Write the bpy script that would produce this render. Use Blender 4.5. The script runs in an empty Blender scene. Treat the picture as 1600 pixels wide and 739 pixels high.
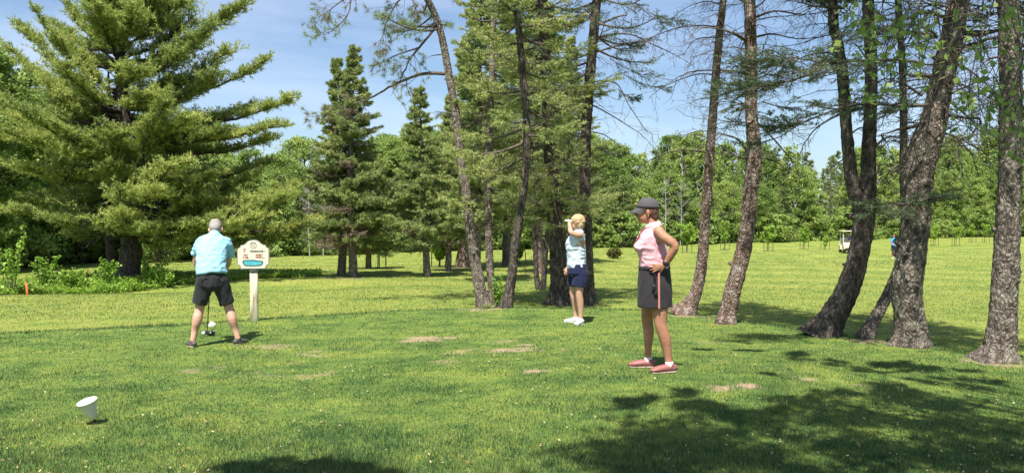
import bpy, math, random
import numpy as np
from mathutils import Vector, noise as mnoise

# ---------------------------------------------------------------- camera, light, exposure
SC = bpy.context.scene
COL = SC.collection
R = math.radians
CAM_Z = 1.55
FPX = 1200.0          # focal length in pixels of the 1600 px wide photograph
HOR = 345.0           # row of the horizon in the photograph
cam_data = bpy.data.cameras.new('camera')
cam_data.sensor_width = 36.0
cam_data.lens = 36.0 * FPX / 1600.0
cam_data.clip_start = 0.05
cam_data.clip_end = 3000
cam = bpy.data.objects.new('camera', cam_data)
COL.objects.link(cam)
PITCH = math.atan((369.5 - HOR) / FPX)
cam.location = (0, 0, CAM_Z)
cam.rotation_euler = (math.pi / 2 - PITCH, 0, 0)
SC.camera = cam

SUN_EL, SUN_TH = 62.0, 17.0     # light travels towards +y and a little towards +x
w = bpy.data.worlds.new('World')
SC.world = w
w.use_nodes = True
nt = w.node_tree
for n in list(nt.nodes): nt.nodes.remove(n)
N = nt.nodes.new; L = nt.links.new
out = N('ShaderNodeOutputWorld'); bg = N('ShaderNodeBackground')
sky = N('ShaderNodeTexSky'); sky.sky_type = 'NISHITA'; sky.sun_disc = False
sky.sun_elevation = R(SUN_EL); sky.sun_rotation = R(180 + SUN_TH)
sky.air_density = 1.0; sky.dust_density = 1.2; sky.ozone_density = 3.0; sky.altitude = 100
tc = N('ShaderNodeTexCoord'); mp = N('ShaderNodeMapping'); mp.inputs['Scale'].default_value = (.8, 1.2, 3.2)
nz = N('ShaderNodeTexNoise'); nz.inputs['Scale'].default_value = 1.7; nz.inputs['Detail'].default_value = 7; nz.inputs['Roughness'].default_value = .6
nz.inputs['Distortion'].default_value = .5
cr = N('ShaderNodeValToRGB'); cr.color_ramp.elements[0].position = .50; cr.color_ramp.elements[1].position = .95
cr.color_ramp.elements[1].color = (.6, .6, .6, 1)
mx = N('ShaderNodeMix'); mx.data_type = 'RGBA'
mx.inputs['B'].default_value = (7.6, 8.0, 9.2, 1)
L(tc.outputs['Generated'], mp.inputs['Vector']); L(mp.outputs[0], nz.inputs['Vector']); L(nz.outputs['Fac'], cr.inputs[0])
L(cr.outputs['Color'], mx.inputs['Factor']); L(sky.outputs[0], mx.inputs['A']); L(mx.outputs['Result'], bg.inputs['Color'])
bg.inputs['Strength'].default_value = .085
L(bg.outputs[0], out.inputs[0])
sd = bpy.data.lights.new('sun', 'SUN'); sd.energy = 5.0; sd.angle = R(.53); sd.color = (1, .94, .82)
so = bpy.data.objects.new('sun', sd); COL.objects.link(so)
SUNV = Vector((-math.sin(R(SUN_TH)) * math.cos(R(SUN_EL)), -math.cos(R(SUN_TH)) * math.cos(R(SUN_EL)), math.sin(R(SUN_EL))))
so.rotation_euler = SUNV.to_track_quat('Z', 'Y').to_euler()
so.location = SUNV * 60
SC.view_settings.view_transform = 'Standard'
SC.view_settings.look = 'None'
SC.view_settings.exposure = 1.0
SC.view_settings.gamma = 1
SC.view_settings.use_curve_mapping = False
SC.cycles.max_bounces = 6; SC.cycles.diffuse_bounces = 3; SC.cycles.transmission_bounces = 3
SC.cycles.transparent_max_bounces = 4; SC.cycles.glossy_bounces = 2
SC.cycles.use_denoising = True

# ---------------------------------------------------------------- mesh helpers
class MB:
    """collects polygons with a material slot and a 'var' value per face"""
    def __init__(s):
        s.V = []; s.Fq = []; s.nv = 0; s.L = []; s.S = []; s.M = []; s.var = []
    def add(s, verts, faces, var=0.5, mat=0):
        verts = np.asarray(verts, dtype=np.float32).reshape(-1, 3)
        s.V.append(verts)
        if isinstance(faces, np.ndarray):
            k = faces.shape[1]; nf = len(faces)
            s.L.append((faces + s.nv).astype(np.int32).ravel()); s.S.append(np.full(nf, k, np.int32))
        else:
            nf = len(faces)
            s.L.append(np.array([i + s.nv for f in faces for i in f], np.int32)); s.S.append(np.array([len(f) for f in faces], np.int32))
        s.var.append(np.broadcast_to(np.asarray(var, dtype=np.float32), (nf,)))
        s.M.append(np.full(nf, mat, np.int32))
        s.nv += len(verts)
        return s
    def mesh(s, name, mats=(), smooth=True):
        me = bpy.data.meshes.new(name)
        V = np.concatenate(s.V); Lp = np.concatenate(s.L); S = np.concatenate(s.S)
        me.vertices.add(len(V)); me.vertices.foreach_set('co', V.ravel())
        me.loops.add(len(Lp)); me.loops.foreach_set('vertex_index', Lp)
        me.polygons.add(len(S))
        st = np.zeros(len(S), np.int32); st[1:] = np.cumsum(S)[:-1]
        me.polygons.foreach_set('loop_start', st)
        try: me.polygons.foreach_set('loop_total', S)
        except Exception: pass
        me.polygons.foreach_set('use_smooth', np.full(len(S), smooth))
        for m in mats: me.materials.append(m)
        if len(mats) > 1: me.polygons.foreach_set('material_index', np.concatenate(s.M))
        at = me.attributes.new('var', 'FLOAT', 'FACE'); at.data.foreach_set('value', np.ascontiguousarray(np.concatenate(s.var)))
        me.update(calc_edges=True)
        return me

def link(name, me, parent=None, loc=None, rz=None):
    o = bpy.data.objects.new(name, me); COL.objects.link(o)
    if parent is not None: o.parent = parent
    if loc is not None: o.location = loc
    if rz is not None: o.rotation_euler = (0, 0, rz)
    return o
def put(name, mb, mats, parent=None, smooth=True, **k):
    if not isinstance(mats, (list, tuple)): mats = [mats]
    return link(name, mb.mesh(name, mats, smooth), parent, **k)
def tag(o, label=None, cat=None, group=None, kind=None):
    if label: o['label'] = label
    if cat: o['category'] = cat
    if group: o['group'] = group
    if kind: o['kind'] = kind
    return o
def thing(name, loc, label, cat, group=None, rz=0):
    return tag(link(name, None, loc=loc, rz=rz), label, cat, group)
def copy_thing(root, loc, rz, sc, label=None, group=None, cat=None):
    r = root.copy(); COL.objects.link(r); r.location = loc; r.rotation_euler = (0, 0, rz); r.scale = sc
    if label: r['label'] = label
    if group: r['group'] = group
    for ch in root.children:
        c = ch.copy(); COL.objects.link(c); c.parent = r
    return r

def nrm(a): return a / (np.linalg.norm(a, axis=-1, keepdims=True) + 1e-9)
def tube(mb, pts, rad, sides=8, var=.5, mat=0, cap=True, rough=0, seed=0, fl=None):
    """a swept tube through pts with one radius per point"""
    P = np.asarray(pts, float); n = len(P); rad = np.broadcast_to(np.asarray(rad, float), (n,))
    T = np.empty_like(P); T[1:-1] = P[2:] - P[:-2]; T[0] = P[1] - P[0]; T[-1] = P[-1] - P[-2]; T = nrm(T)
    ref = np.array([1., 0, 0]) if abs(T[0][0]) < .8 else np.array([0, 0, 1.])
    A = nrm(np.cross(T, np.cross(np.broadcast_to(ref, T.shape), T)))
    B = np.cross(T, A)
    a = np.arange(sides) * 2 * np.pi / sides
    rr = rad[:, None] * np.ones((1, sides))
    if fl is not None: rr = rr * fl(np.arange(n)[:, None], a[None, :])
    V = P[:, None, :] + (A[:, None, :] * np.cos(a)[None, :, None] + B[:, None, :] * np.sin(a)[None, :, None]) * rr[..., None]
    V = V.reshape(-1, 3)
    i = np.arange(n - 1)[:, None] * sides; j = np.arange(sides)[None, :]; j2 = (j + 1) % sides
    F = np.stack([i + j, i + j2, i + sides + j2, i + sides + j], -1).reshape(-1, 4)
    mb.add(V, F, var, mat)
    if cap:
        mb.add(V[-sides:], [tuple(range(sides))], var, mat); mb.add(V[:sides], [tuple(range(sides))[::-1]], var, mat)

def smooth_path(pts, n):
    """Catmull-Rom resampling; pts may carry extra columns (radius)"""
    P = np.asarray(pts, float); P = np.vstack([2 * P[0] - P[1], P, 2 * P[-1] - P[-2]])
    m = len(P) - 3; out = []
    for q in np.linspace(0, m - 1e-6, n):
        k = int(q); t = q - k; a, b, c, d = P[k:k + 4]
        out.append(.5 * ((2 * b) + (-a + c) * t + (2 * a - 5 * b + 4 * c - d) * t * t + (-a + 3 * b - 3 * c + d) * t ** 3))
    return np.array(out)

def needles(mb, rng, P0, D, Ln, n, nl, nw, side=.8, up=0., mat=0, var=.5, vj=.15, droop=0):
    """n slender triangles along each of many twigs (start P0, unit direction D, length Ln)"""
    M = len(P0)
    if M == 0: return
    t = rng.random((M, n)); P = P0[:, None, :] + D[:, None, :] * (Ln[:, None] * t)[..., None]
    P[..., 2] -= droop * (Ln[:, None] * t) ** 2
    rv = rng.normal(size=(M, n, 3)); d = nrm(D[:, None, :] * .7 + nrm(rv) * side + np.array([0, 0, up]))
    s = nrm(np.cross(d, nrm(rng.normal(size=(M, n, 3)))))
    ln = nl * (0.7 + .6 * rng.random((M, n)))[..., None]
    a = P + s * nw * .5; b = P - s * nw * .5; c = P + d * ln
    V = np.stack([a, b, c], 2).reshape(-1, 3)
    F = np.arange(len(V)).reshape(-1, 3)
    vv = np.asarray(var, float); vv = np.broadcast_to(vv.reshape(-1, 1) if vv.ndim else vv, (M, n)) + rng.normal(size=(M, n)) * vj
    mb.add(V, F, np.clip(vv, 0, 1).ravel(), mat)

def leaves(mb, rng, C, n, spread, size, var=.5, vj=.15, mat=0, aspect=.6, flat=.4, out=None):
    """n leaf-sized rhombi around each centre C; normals lean upward by flat"""
    M = len(C)
    if M == 0: return
    spread = np.asarray(spread, float)
    g = nrm(rng.normal(size=(M, n, 3))) * (rng.random((M, n, 1)) ** .5)
    sp = spread if spread.ndim < 2 else spread[:, None, :]
    P = np.asarray(C)[:, None, :] + g * sp
    nn = nrm(rng.normal(size=(M, n, 3)) + np.array([0, -.25, 1.0]) * flat * 2)
    u = nrm(np.cross(nn, rng.normal(size=(M, n, 3)))); v = np.cross(nn, u)
    s = size * (.6 + .8 * rng.random((M, n, 1)))
    V = np.stack([P - u * s * .5, P + v * s * .5 * aspect - u * s * .05, P + u * s * .5, P - v * s * .5 * aspect - u * s * .05], 2).reshape(-1, 3)
    F = np.arange(len(V)).reshape(-1, 4)
    vv = np.asarray(var, float); vv = np.broadcast_to(vv.reshape(-1, 1) if vv.ndim else vv, (M, n)) + rng.normal(size=(M, n)) * vj
    mb.add(V, F, np.clip(vv, 0, 1).ravel(), mat)

def box(mb, c, s, var=.5, mat=0, rot=None, bev=0.0):
    x, y, z = np.array(s) / 2.0
    if bev <= 0:
        V = np.array([[sx * x, sy * y, sz * z] for sz in (-1, 1) for sy in (-1, 1) for sx in (-1, 1)], float)
        F = [(0, 2, 3, 1), (4, 5, 7, 6), (0, 1, 5, 4), (2, 6, 7, 3), (0, 4, 6, 2), (1, 3, 7, 5)]
    else:
        b = min(bev, x * .9, y * .9, z * .9)
        # octagonal-ish rounded prism: bevel vertical edges and top/bottom edges
        ring = [(-x + b, -y), (x - b, -y), (x, -y + b), (x, y - b), (x - b, y), (-x + b, y), (-x, y - b), (-x, -y + b)]
        ring = np.array(ring)
        lay = [(-z, (x - b) / x, (y - b) / y), (-z + b, 1, 1), (z - b, 1, 1), (z, (x - b) / x, (y - b) / y)]
        V = np.array([[p[0] * fx, p[1] * fy, h] for h, fx, fy in lay for p in ring])
        F = [tuple(range(8))[::-1], tuple(range(24, 32))]
        for k in range(3):
            for j in range(8):
                F.append((k * 8 + j, k * 8 + (j + 1) % 8, k * 8 + 8 + (j + 1) % 8, k * 8 + 8 + j))
    if rot is not None: V = V @ np.array(rot).T
    mb.add(V + np.array(c), F, var, mat)

def rotm(rx=0, ry=0, rz=0):
    from mathutils import Euler
    return np.array(Euler((rx, ry, rz)).to_matrix())

def ring_solid(mb, rings, var=.5, mat=0):
    """closed loft through rings of equal vertex count (list of (n,3) arrays)"""
    n = len(rings[0]); V = np.concatenate(rings); F = []
    for k in range(len(rings) - 1):
        for j in range(n): F.append((k * n + j, k * n + (j + 1) % n, (k + 1) * n + (j + 1) % n, (k + 1) * n + j))
    F.append(tuple(range(n))[::-1]); F.append(tuple(range((len(rings) - 1) * n, len(rings) * n)))
    mb.add(V, F, var, mat)

def lathe(mb, prof, c=(0, 0, 0), n=24, var=.5, mat=0, rot=None):
    a = np.arange(n) * 2 * np.pi / n
    rings = []
    for r, z in prof:
        q = np.stack([r * np.cos(a), r * np.sin(a), np.full(n, z)], 1)
        if rot is not None: q = q @ np.array(rot).T
        rings.append(q + np.array(c))
    ring_solid(mb, rings, var, mat)

# ---------------------------------------------------------------- materials
def newmat(name):
    m = bpy.data.materials.new(name); m.use_nodes = True
    t = m.node_tree
    for n in list(t.nodes): t.nodes.remove(n)
    o = t.nodes.new('ShaderNodeOutputMaterial')
    return m, t, o
def ramp(t, stops):
    r = t.nodes.new('ShaderNodeValToRGB'); e = r.color_ramp.elements
    while len(e) < len(stops): e.new(.5)
    for k, (p, c) in enumerate(stops):
        e[k].position = p; e[k].color = (*c, 1)
    return r
def plain(name, col, rough=.6, spec=.4, nscale=40, namt=.12, bump=.15, metal=0, sheen=0, sss=0):
    """principled with slight procedural mottling and bump"""
    m, t, o = newmat(name); p = t.nodes.new('ShaderNodeBsdfPrincipled')
    tcx = t.nodes.new('ShaderNodeTexCoord'); nz = t.nodes.new('ShaderNodeTexNoise'); nz.inputs['Scale'].default_value = nscale; nz.inputs['Detail'].default_value = 5
    t.links.new(tcx.outputs['Object'], nz.inputs['Vector'])
    lo = tuple(c * (1 - namt) for c in col); hi = tuple(min(1, c * (1 + namt)) for c in col)
    r = ramp(t, [(.3, lo), (.7, hi)]); t.links.new(nz.outputs['Fac'], r.inputs[0]); t.links.new(r.outputs[0], p.inputs['Base Color'])
    p.inputs['Roughness'].default_value = rough; p.inputs['Specular IOR Level'].default_value = spec; p.inputs['Metallic'].default_value = metal
    if sheen: p.inputs['Sheen Weight'].default_value = sheen
    if sss:
        p.inputs['Subsurface Weight'].default_value = sss; p.inputs['Subsurface Radius'].default_value = (.02, .008, .004)
    if bump:
        b = t.nodes.new('ShaderNodeBump'); b.inputs['Strength'].default_value = bump; b.inputs['Distance'].default_value = .01
        t.links.new(nz.outputs['Fac'], b.inputs['Height']); t.links.new(b.outputs[0], p.inputs['Normal'])
    t.links.new(p.outputs[0], o.inputs[0])
    return m
def foliage_mat(name, stops, trans=.35, rnd=.25, rough=.55, spec=.3, big=0):
    m, t, o = newmat(name); K = t.nodes.new; Lk = t.links.new
    at = K('ShaderNodeAttribute'); at.attribute_name = 'var'
    oi = K('ShaderNodeObjectInfo'); ma = K('ShaderNodeMath'); ma.operation = 'MULTIPLY_ADD'; ma.inputs[1].default_value = rnd; ma.inputs[2].default_value = -rnd / 2
    ad = K('ShaderNodeMath'); ad.operation = 'ADD'; ad.use_clamp = True
    Lk(oi.outputs['Random'], ma.inputs[0]); Lk(at.outputs['Fac'], ad.inputs[0]); Lk(ma.outputs[0], ad.inputs[1])
    r = ramp(t, stops); Lk(ad.outputs[0], r.inputs[0])
    p = K('ShaderNodeBsdfPrincipled'); p.inputs['Roughness'].default_value = rough; p.inputs['Specular IOR Level'].default_value = spec
    tr = K('ShaderNodeBsdfTranslucent'); mixs = K('ShaderNodeMixShader'); mixs.inputs[0].default_value = trans
    Lk(r.outputs[0], p.inputs['Base Color']); Lk(r.outputs[0], tr.inputs['Color']); Lk(p.outputs[0], mixs.inputs[1]); Lk(tr.outputs[0], mixs.inputs[2])
    Lk(mixs.outputs[0], o.inputs[0])
    return m
def bark_mat(name, cols, scale=9., stretch=.45, bump=.8, lichen=None, dist=.02):
    m, t, o = newmat(name); K = t.nodes.new; Lk = t.links.new
    tcx = K('ShaderNodeTexCoord'); mp = K('ShaderNodeMapping'); mp.inputs['Scale'].default_value = (1, 1, stretch)
    Lk(tcx.outputs['Object'], mp.inputs['Vector'])
    vo = K('ShaderNodeTexVoronoi'); vo.inputs['Scale'].default_value = scale * 3; vo.feature = 'DISTANCE_TO_EDGE'
    wz = K('ShaderNodeTexNoise'); wz.inputs['Scale'].default_value = scale; wz.inputs['Detail'].default_value = 3
    ads = K('ShaderNodeVectorMath'); ads.operation = 'MULTIPLY_ADD'; ads.inputs[1].default_value = (.12, .12, .12)
    Lk(mp.outputs[0], wz.inputs['Vector']); Lk(wz.outputs['Color'], ads.inputs[0]); Lk(mp.outputs[0], ads.inputs[2]); Lk(ads.outputs[0], vo.inputs['Vector'])
    nz = K('ShaderNodeTexNoise'); nz.inputs['Scale'].default_value = scale * 2.2; nz.inputs['Detail'].default_value = 9; nz.inputs['Roughness'].default_value = .7
    Lk(mp.outputs[0], nz.inputs['Vector'])
    r = ramp(t, [(.28, cols[0]), (.46, cols[1]), (.6, cols[2]), (.74, cols[3])]); Lk(nz.outputs['Fac'], r.inputs[0])
    cr = ramp(t, [(.0, (.2, .2, .2)), (.16, (1, 1, 1))]); Lk(vo.outputs['Distance'], cr.inputs[0])
    mu = K('ShaderNodeMix'); mu.data_type = 'RGBA'; mu.blend_type = 'MULTIPLY'; mu.inputs['Factor'].default_value = .75
    Lk(r.outputs[0], mu.inputs['A']); Lk(cr.outputs[0], mu.inputs['B'])
    colr = mu.outputs['Result']
    if lichen:
        n2 = K('ShaderNodeTexNoise'); n2.inputs['Scale'].default_value = 7; n2.inputs['Detail'].default_value = 6; n2.inputs['Roughness'].default_value = .65
        Lk(tcx.outputs['Object'], n2.inputs['Vector'])
        lr = ramp(t, [(.50, (0, 0, 0)), (.60, (.8, .8, .8))]); Lk(n2.outputs['Fac'], lr.inputs[0])
        ml = K('ShaderNodeMix'); ml.data_type = 'RGBA'; ml.inputs['B'].default_value = (*lichen, 1); Lk(lr.outputs[0], ml.inputs['Factor']); Lk(colr, ml.inputs['A'])
        colr = ml.outputs['Result']
    p = K('ShaderNodeBsdfPrincipled'); p.inputs['Roughness'].default_value = .9; p.inputs['Specular IOR Level'].default_value = .15
    Lk(colr, p.inputs['Base Color'])
    hm = K('ShaderNodeMath'); hm.operation = 'MULTIPLY_ADD'; hm.inputs[1].default_value = 1.5; Lk(vo.outputs['Distance'], hm.inputs[0]); Lk(nz.outputs['Fac'], hm.inputs[2])
    b = K('ShaderNodeBump'); b.inputs['Strength'].default_value = bump; b.inputs['Distance'].default_value = dist
    Lk(hm.outputs[0], b.inputs['Height']); Lk(b.outputs[0], p.inputs['Normal']); Lk(p.outputs[0], o.inputs[0])
    return m
# ---------------------------------------------------------------- terrain
TEE = [(-60, -30), (-60, -2), (-14, 8.2), (-7.1, 10.35), (-4.9, 11.3), (-3.6, 12.1), (-1.8, 13.1), (0, 13.6), (2.2, 13.2), (3.4, 11.7), (4.3, 10.4), (4.9, 9.4), (5.4, 8.3), (6.2, 6.5), (8, 4.5), (14, 2), (60, -6), (60, -30)]
TEEA = np.array(TEE, float)
def tee_dist(x, y):
    """signed distance to the edge of the tee (negative inside)"""
    x = np.asarray(x, float); y = np.asarray(y, float)
    d = np.full(x.shape, 1e9); ins = np.zeros(x.shape, bool)
    for k in range(len(TEEA)):
        a = TEEA[k]; b = TEEA[(k + 1) % len(TEEA)]; e = b - a
        t = np.clip(((x - a[0]) * e[0] + (y - a[1]) * e[1]) / (e @ e), 0, 1)
        d = np.minimum(d, np.hypot(x - a[0] - t * e[0], y - a[1] - t * e[1]))
        c = ((a[1] > y) != (b[1] > y)) & (x < (b[0] - a[0]) * (y - a[1]) / (b[1] - a[1] + 1e-12) + a[0])
        ins ^= c
    return np.where(ins, -d, d)
def sst(t): t = np.clip(t, 0, 1); return t * t * (3 - 2 * t)
def ground(x, y):
    x = np.asarray(x, float); y = np.asarray(y, float)
    d = tee_dist(x, y)
    z = -.42 * sst(d / 2.6) - .55 * sst(d / 32.)
    z = z - .22 * sst((y - 40) / 25) + .32 * sst((y - 66) / 45) * sst((x + 5) / 30)
    z = z + .05 * np.sin(x * .21 + y * .11) * sst(d / 12) + .035 * np.sin(x * .05 - y * .31 + 1) * sst(d / 12)
    z = z + .11 * np.exp(-((x - 1.6) ** 2 + (y - 7.0) ** 2) / 5.0)
    # shallow drainage ditch under the pine
    z = z - .22 * np.exp(-((y - (24.5 - .15 * x)) / 2.0) ** 2) * sst((-x - 3) / 5)
    return z
def gz(x, y): return float(ground(x, y))
def hit(px, py):
    """where the sight line through a pixel of the photograph meets the ground"""
    Y = np.linspace(2, 170, 8400); X = (px - 800) / FPX * Y
    z = CAM_Z - (py - HOR) / FPX * Y
    k = np.argmax(z <= ground(X, Y))
    return float(X[k]), float(Y[k])
def at(px, py, Y):
    """the point at depth Y seen at a pixel"""
    return np.array([(px - 800) / FPX * Y, Y, CAM_Z - (py - HOR) / FPX * Y])

def vnoise(x, y, s, seed=0):
    """cheap smooth value noise, vectorised"""
    x = np.asarray(x) * s + seed * 17.3; y = np.asarray(y) * s + seed * 9.1
    xi = np.floor(x).astype(int); yi = np.floor(y).astype(int); fx = x - xi; fy = y - yi; fx = fx * fx * (3 - 2 * fx); fy = fy * fy * (3 - 2 * fy)
    def h(a, b):
        q = (a * 374761393 + b * 668265263 + seed * 1442695) & 0x7fffffff
        q = ((q ^ (q >> 13)) * 1274126177) & 0x7fffffff
        return ((q ^ (q >> 16)) & 0xffff) / 65535.
    return (h(xi, yi) * (1 - fx) + h(xi + 1, yi) * fx) * (1 - fy) + (h(xi, yi + 1) * (1 - fx) + h(xi + 1, yi + 1) * fx) * fy
def fbm(x, y, s, seed=0, o=4): return sum(vnoise(x, y, s * 2 ** k, seed + k) * .5 ** k for k in range(o)) / sum(.5 ** k for k in range(o))

DIRT = [(672, 528, 40, 1), (650, 533, 22, .9), (700, 530, 22, .9), (790, 548, 36, 1), (725, 550, 28, .8), (822, 545, 28, 1), (812, 541, 20, .8), (838, 580, 16, .9), (875, 546, 14, .7), (785, 534, 20, .6), (345, 575, 17, .9), (490, 553, 22, .7), (425, 542, 38, .55), (490, 586, 26, .6), (420, 588, 26, .45), (460, 568, 18, .45),
        (1165, 603, 17, .85), (1268, 594, 20, .9), (1125, 607, 16, .8), (1130, 566, 14, .7), (1350, 603, 20, .6), (12, 611, 18, .9), (770, 497, 20, .4), (300, 580, 18, .5), (705, 565, 22, .5), (1100, 535, 20, .5), (1065, 533, 16, .6), (1230, 583, 14, .4), (1325, 600, 18, .4), (845, 575, 10, .6), (560, 545, 24, .3), (900, 565, 12, .3)]
DP = []
for px, py, wd, s in DIRT:
    X, Y = hit(px, py); DP.append((X, Y, wd / FPX * Y, .35 * wd / FPX * Y + .06, s))
for k, (px, py, s) in enumerate([(1085, 494, .35), (1365, 533, .25), (1565, 568, .3), (550, 434, .9), (720, 420, .9), (845, 428, .9), (760, 484, .3)]):
    X, Y = hit(px, py); DP.append((X, Y, s, s * .8, .85))
def dirt(x, y):
    n = fbm(x, y, 6.0, 3) ; n2 = fbm(x * .6, y * 1.6, 12., 9)
    v = np.zeros(np.shape(x))
    for X, Y, a, b, s in DP:
        q = 1.25 - np.sqrt(((x - X) / a) ** 2 + ((y - Y) / b) ** 2)
        v = np.maximum(v, np.clip(q + (n - .5) * 3.4 + (n2 - .5) * 2.4, 0, 1) * s * (q > -.8))
    return np.clip(v * 1.5 - .25, 0, 1)

def grid_sheet(xs, ys):
    X, Y = np.meshgrid(xs, ys); n = len(xs); m = len(ys)
    V = np.stack([X, Y, ground(X, Y)], -1).reshape(-1, 3)
    i = np.arange(m - 1)[:, None] * n; j = np.arange(n - 1)[None, :]
    F = np.stack([i + j, i + j + 1, i + n + j + 1, i + n + j], -1).reshape(-1, 4)
    return V, F
def axis(parts):
    o = []
    for a, b, s in parts: o += list(np.arange(a, b - 1e-6, s))
    o.append(parts[-1][1]); return np.array(o)

def tone(x, y):
    """0..1 dryness of the turf: field is yellower than the tee, with mown bands and clover patches"""
    d = tee_dist(x, y)
    fld = sst((d - .3) / .5)
    n = fbm(x, y, .5, 21); n2 = fbm(x, y, 2.2, 31)
    u = x * .35 + y * .94
    band = .5 + .5 * np.tanh(3 * np.sin(u * 2 * np.pi / 4.6))
    t = .35 + .10 * (n - .5) + .40 * (n2 - .5) + .32 * (vnoise(x, y, 9., 3) - .5) + fld * (.25 + .22 * (band - .5) * sst((y - 16) / 14) + .10 * (np.sin((x * .94 - y * .18) * 2.4 + 2 * np.sin(y * .08)) * .5) * sst((y - 20) / 15))
    t -= .22 * np.exp(-((d - .12) / .10) ** 2)      # longer uncut rim round the tee
    return np.clip(t, 0, 1)

def ground_material():
    m, t, o = newmat('turf'); K = t.nodes.new; Lk = t.links.new
    tn = K('ShaderNodeAttribute'); tn.attribute_name = 'tone'; dn = K('ShaderNodeAttribute'); dn.attribute_name = 'dirt'
    tcx = K('ShaderNodeTexCoord')
    nz = K('ShaderNodeTexNoise'); nz.inputs['Scale'].default_value = 22; nz.inputs['Detail'].default_value = 8; nz.inputs['Roughness'].default_value = .75
    Lk(tcx.outputs['Object'], nz.inputs['Vector'])
    n2 = K('ShaderNodeTexNoise'); n2.inputs['Scale'].default_value = 1.3; n2.inputs['Detail'].default_value = 8; n2.inputs['Roughness'].default_value = .7
    mpp = K('ShaderNodeMapping'); mpp.inputs['Scale'].default_value = (.5, 1.6, 1); Lk(tcx.outputs['Object'], mpp.inputs['Vector']); Lk(mpp.outputs[0], n2.inputs['Vector'])
    a = K('ShaderNodeMath'); a.operation = 'MULTIPLY_ADD'; a.inputs[1].default_value = .9; Lk(nz.outputs['Fac'], a.inputs[0]); Lk(tn.outputs['Fac'], a.inputs[2])
    b = K('ShaderNodeMath'); b.operation = 'MULTIPLY_ADD'; b.inputs[1].default_value = .9; Lk(n2.outputs['Fac'], b.inputs[0]); Lk(a.outputs[0], b.inputs[2])
    c = K('ShaderNodeMath'); c.operation = 'SUBTRACT'; c.inputs[1].default_value = .9; c.use_clamp = True; Lk(b.outputs[0], c.inputs[0])
    r = ramp(t, [(0, (.04, .080, .02)), (.3, (.100, .160, .036)), (.6, (.18, .22, .045)), (1, (.27, .28, .075))]); Lk(c.outputs[0], r.inputs[0])
    dr = ramp(t, [(.3, (.19, .135, .085)), (.7, (.38, .29, .20))]); Lk(nz.outputs['Fac'], dr.inputs[0])
    mxx = K('ShaderNodeMix'); mxx.data_type = 'RGBA'; Lk(dn.outputs['Fac'], mxx.inputs['Factor']); Lk(r.outputs[0], mxx.inputs['A']); Lk(dr.outputs[0], mxx.inputs['B'])
    p = K('ShaderNodeBsdfPrincipled'); p.inputs['Roughness'].default_value = .9; p.inputs['Specular IOR Level'].default_value = .1
    Lk(mxx.outputs['Result'], p.inputs['Base Color'])
    bm = K('ShaderNodeBump'); bm.inputs['Strength'].default_value = .6; bm.inputs['Distance'].default_value = .03
    Lk(nz.outputs['Fac'], bm.inputs['Height']); Lk(bm.outputs[0], p.inputs['Normal']); Lk(p.outputs[0], o.inputs[0])
    return m
xs = axis([(-420, -120, 30), (-120, -40, 5), (-40, -13, 1), (-13, 13, .09), (13, 40, 1), (40, 120, 5), (120, 421, 30)])
ys = axis([(-60, -4, 4), (-4, 3.6, .5), (3.6, 16, .06), (16, 40, .5), (40, 130, 2.5), (130, 700, 30)])
V, F = grid_sheet(xs, ys)
g = MB(); g.add(V, F)
ground_obj = put('ground', g, ground_material()); tag(ground_obj, kind='structure')
tone_v = tone(V[:, 0], V[:, 1]); near = (np.abs(V[:, 0]) < 40) & (V[:, 1] < 45)
dirt_v = np.zeros(len(V)); dirt_v[near] = dirt(V[near, 0], V[near, 1])
for nm, dat in (('tone', tone_v), ('dirt', dirt_v)):
    a_ = ground_obj.data.attributes.new(nm, 'FLOAT', 'POINT'); a_.data.foreach_set('value', dat.astype(np.float32))

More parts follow.
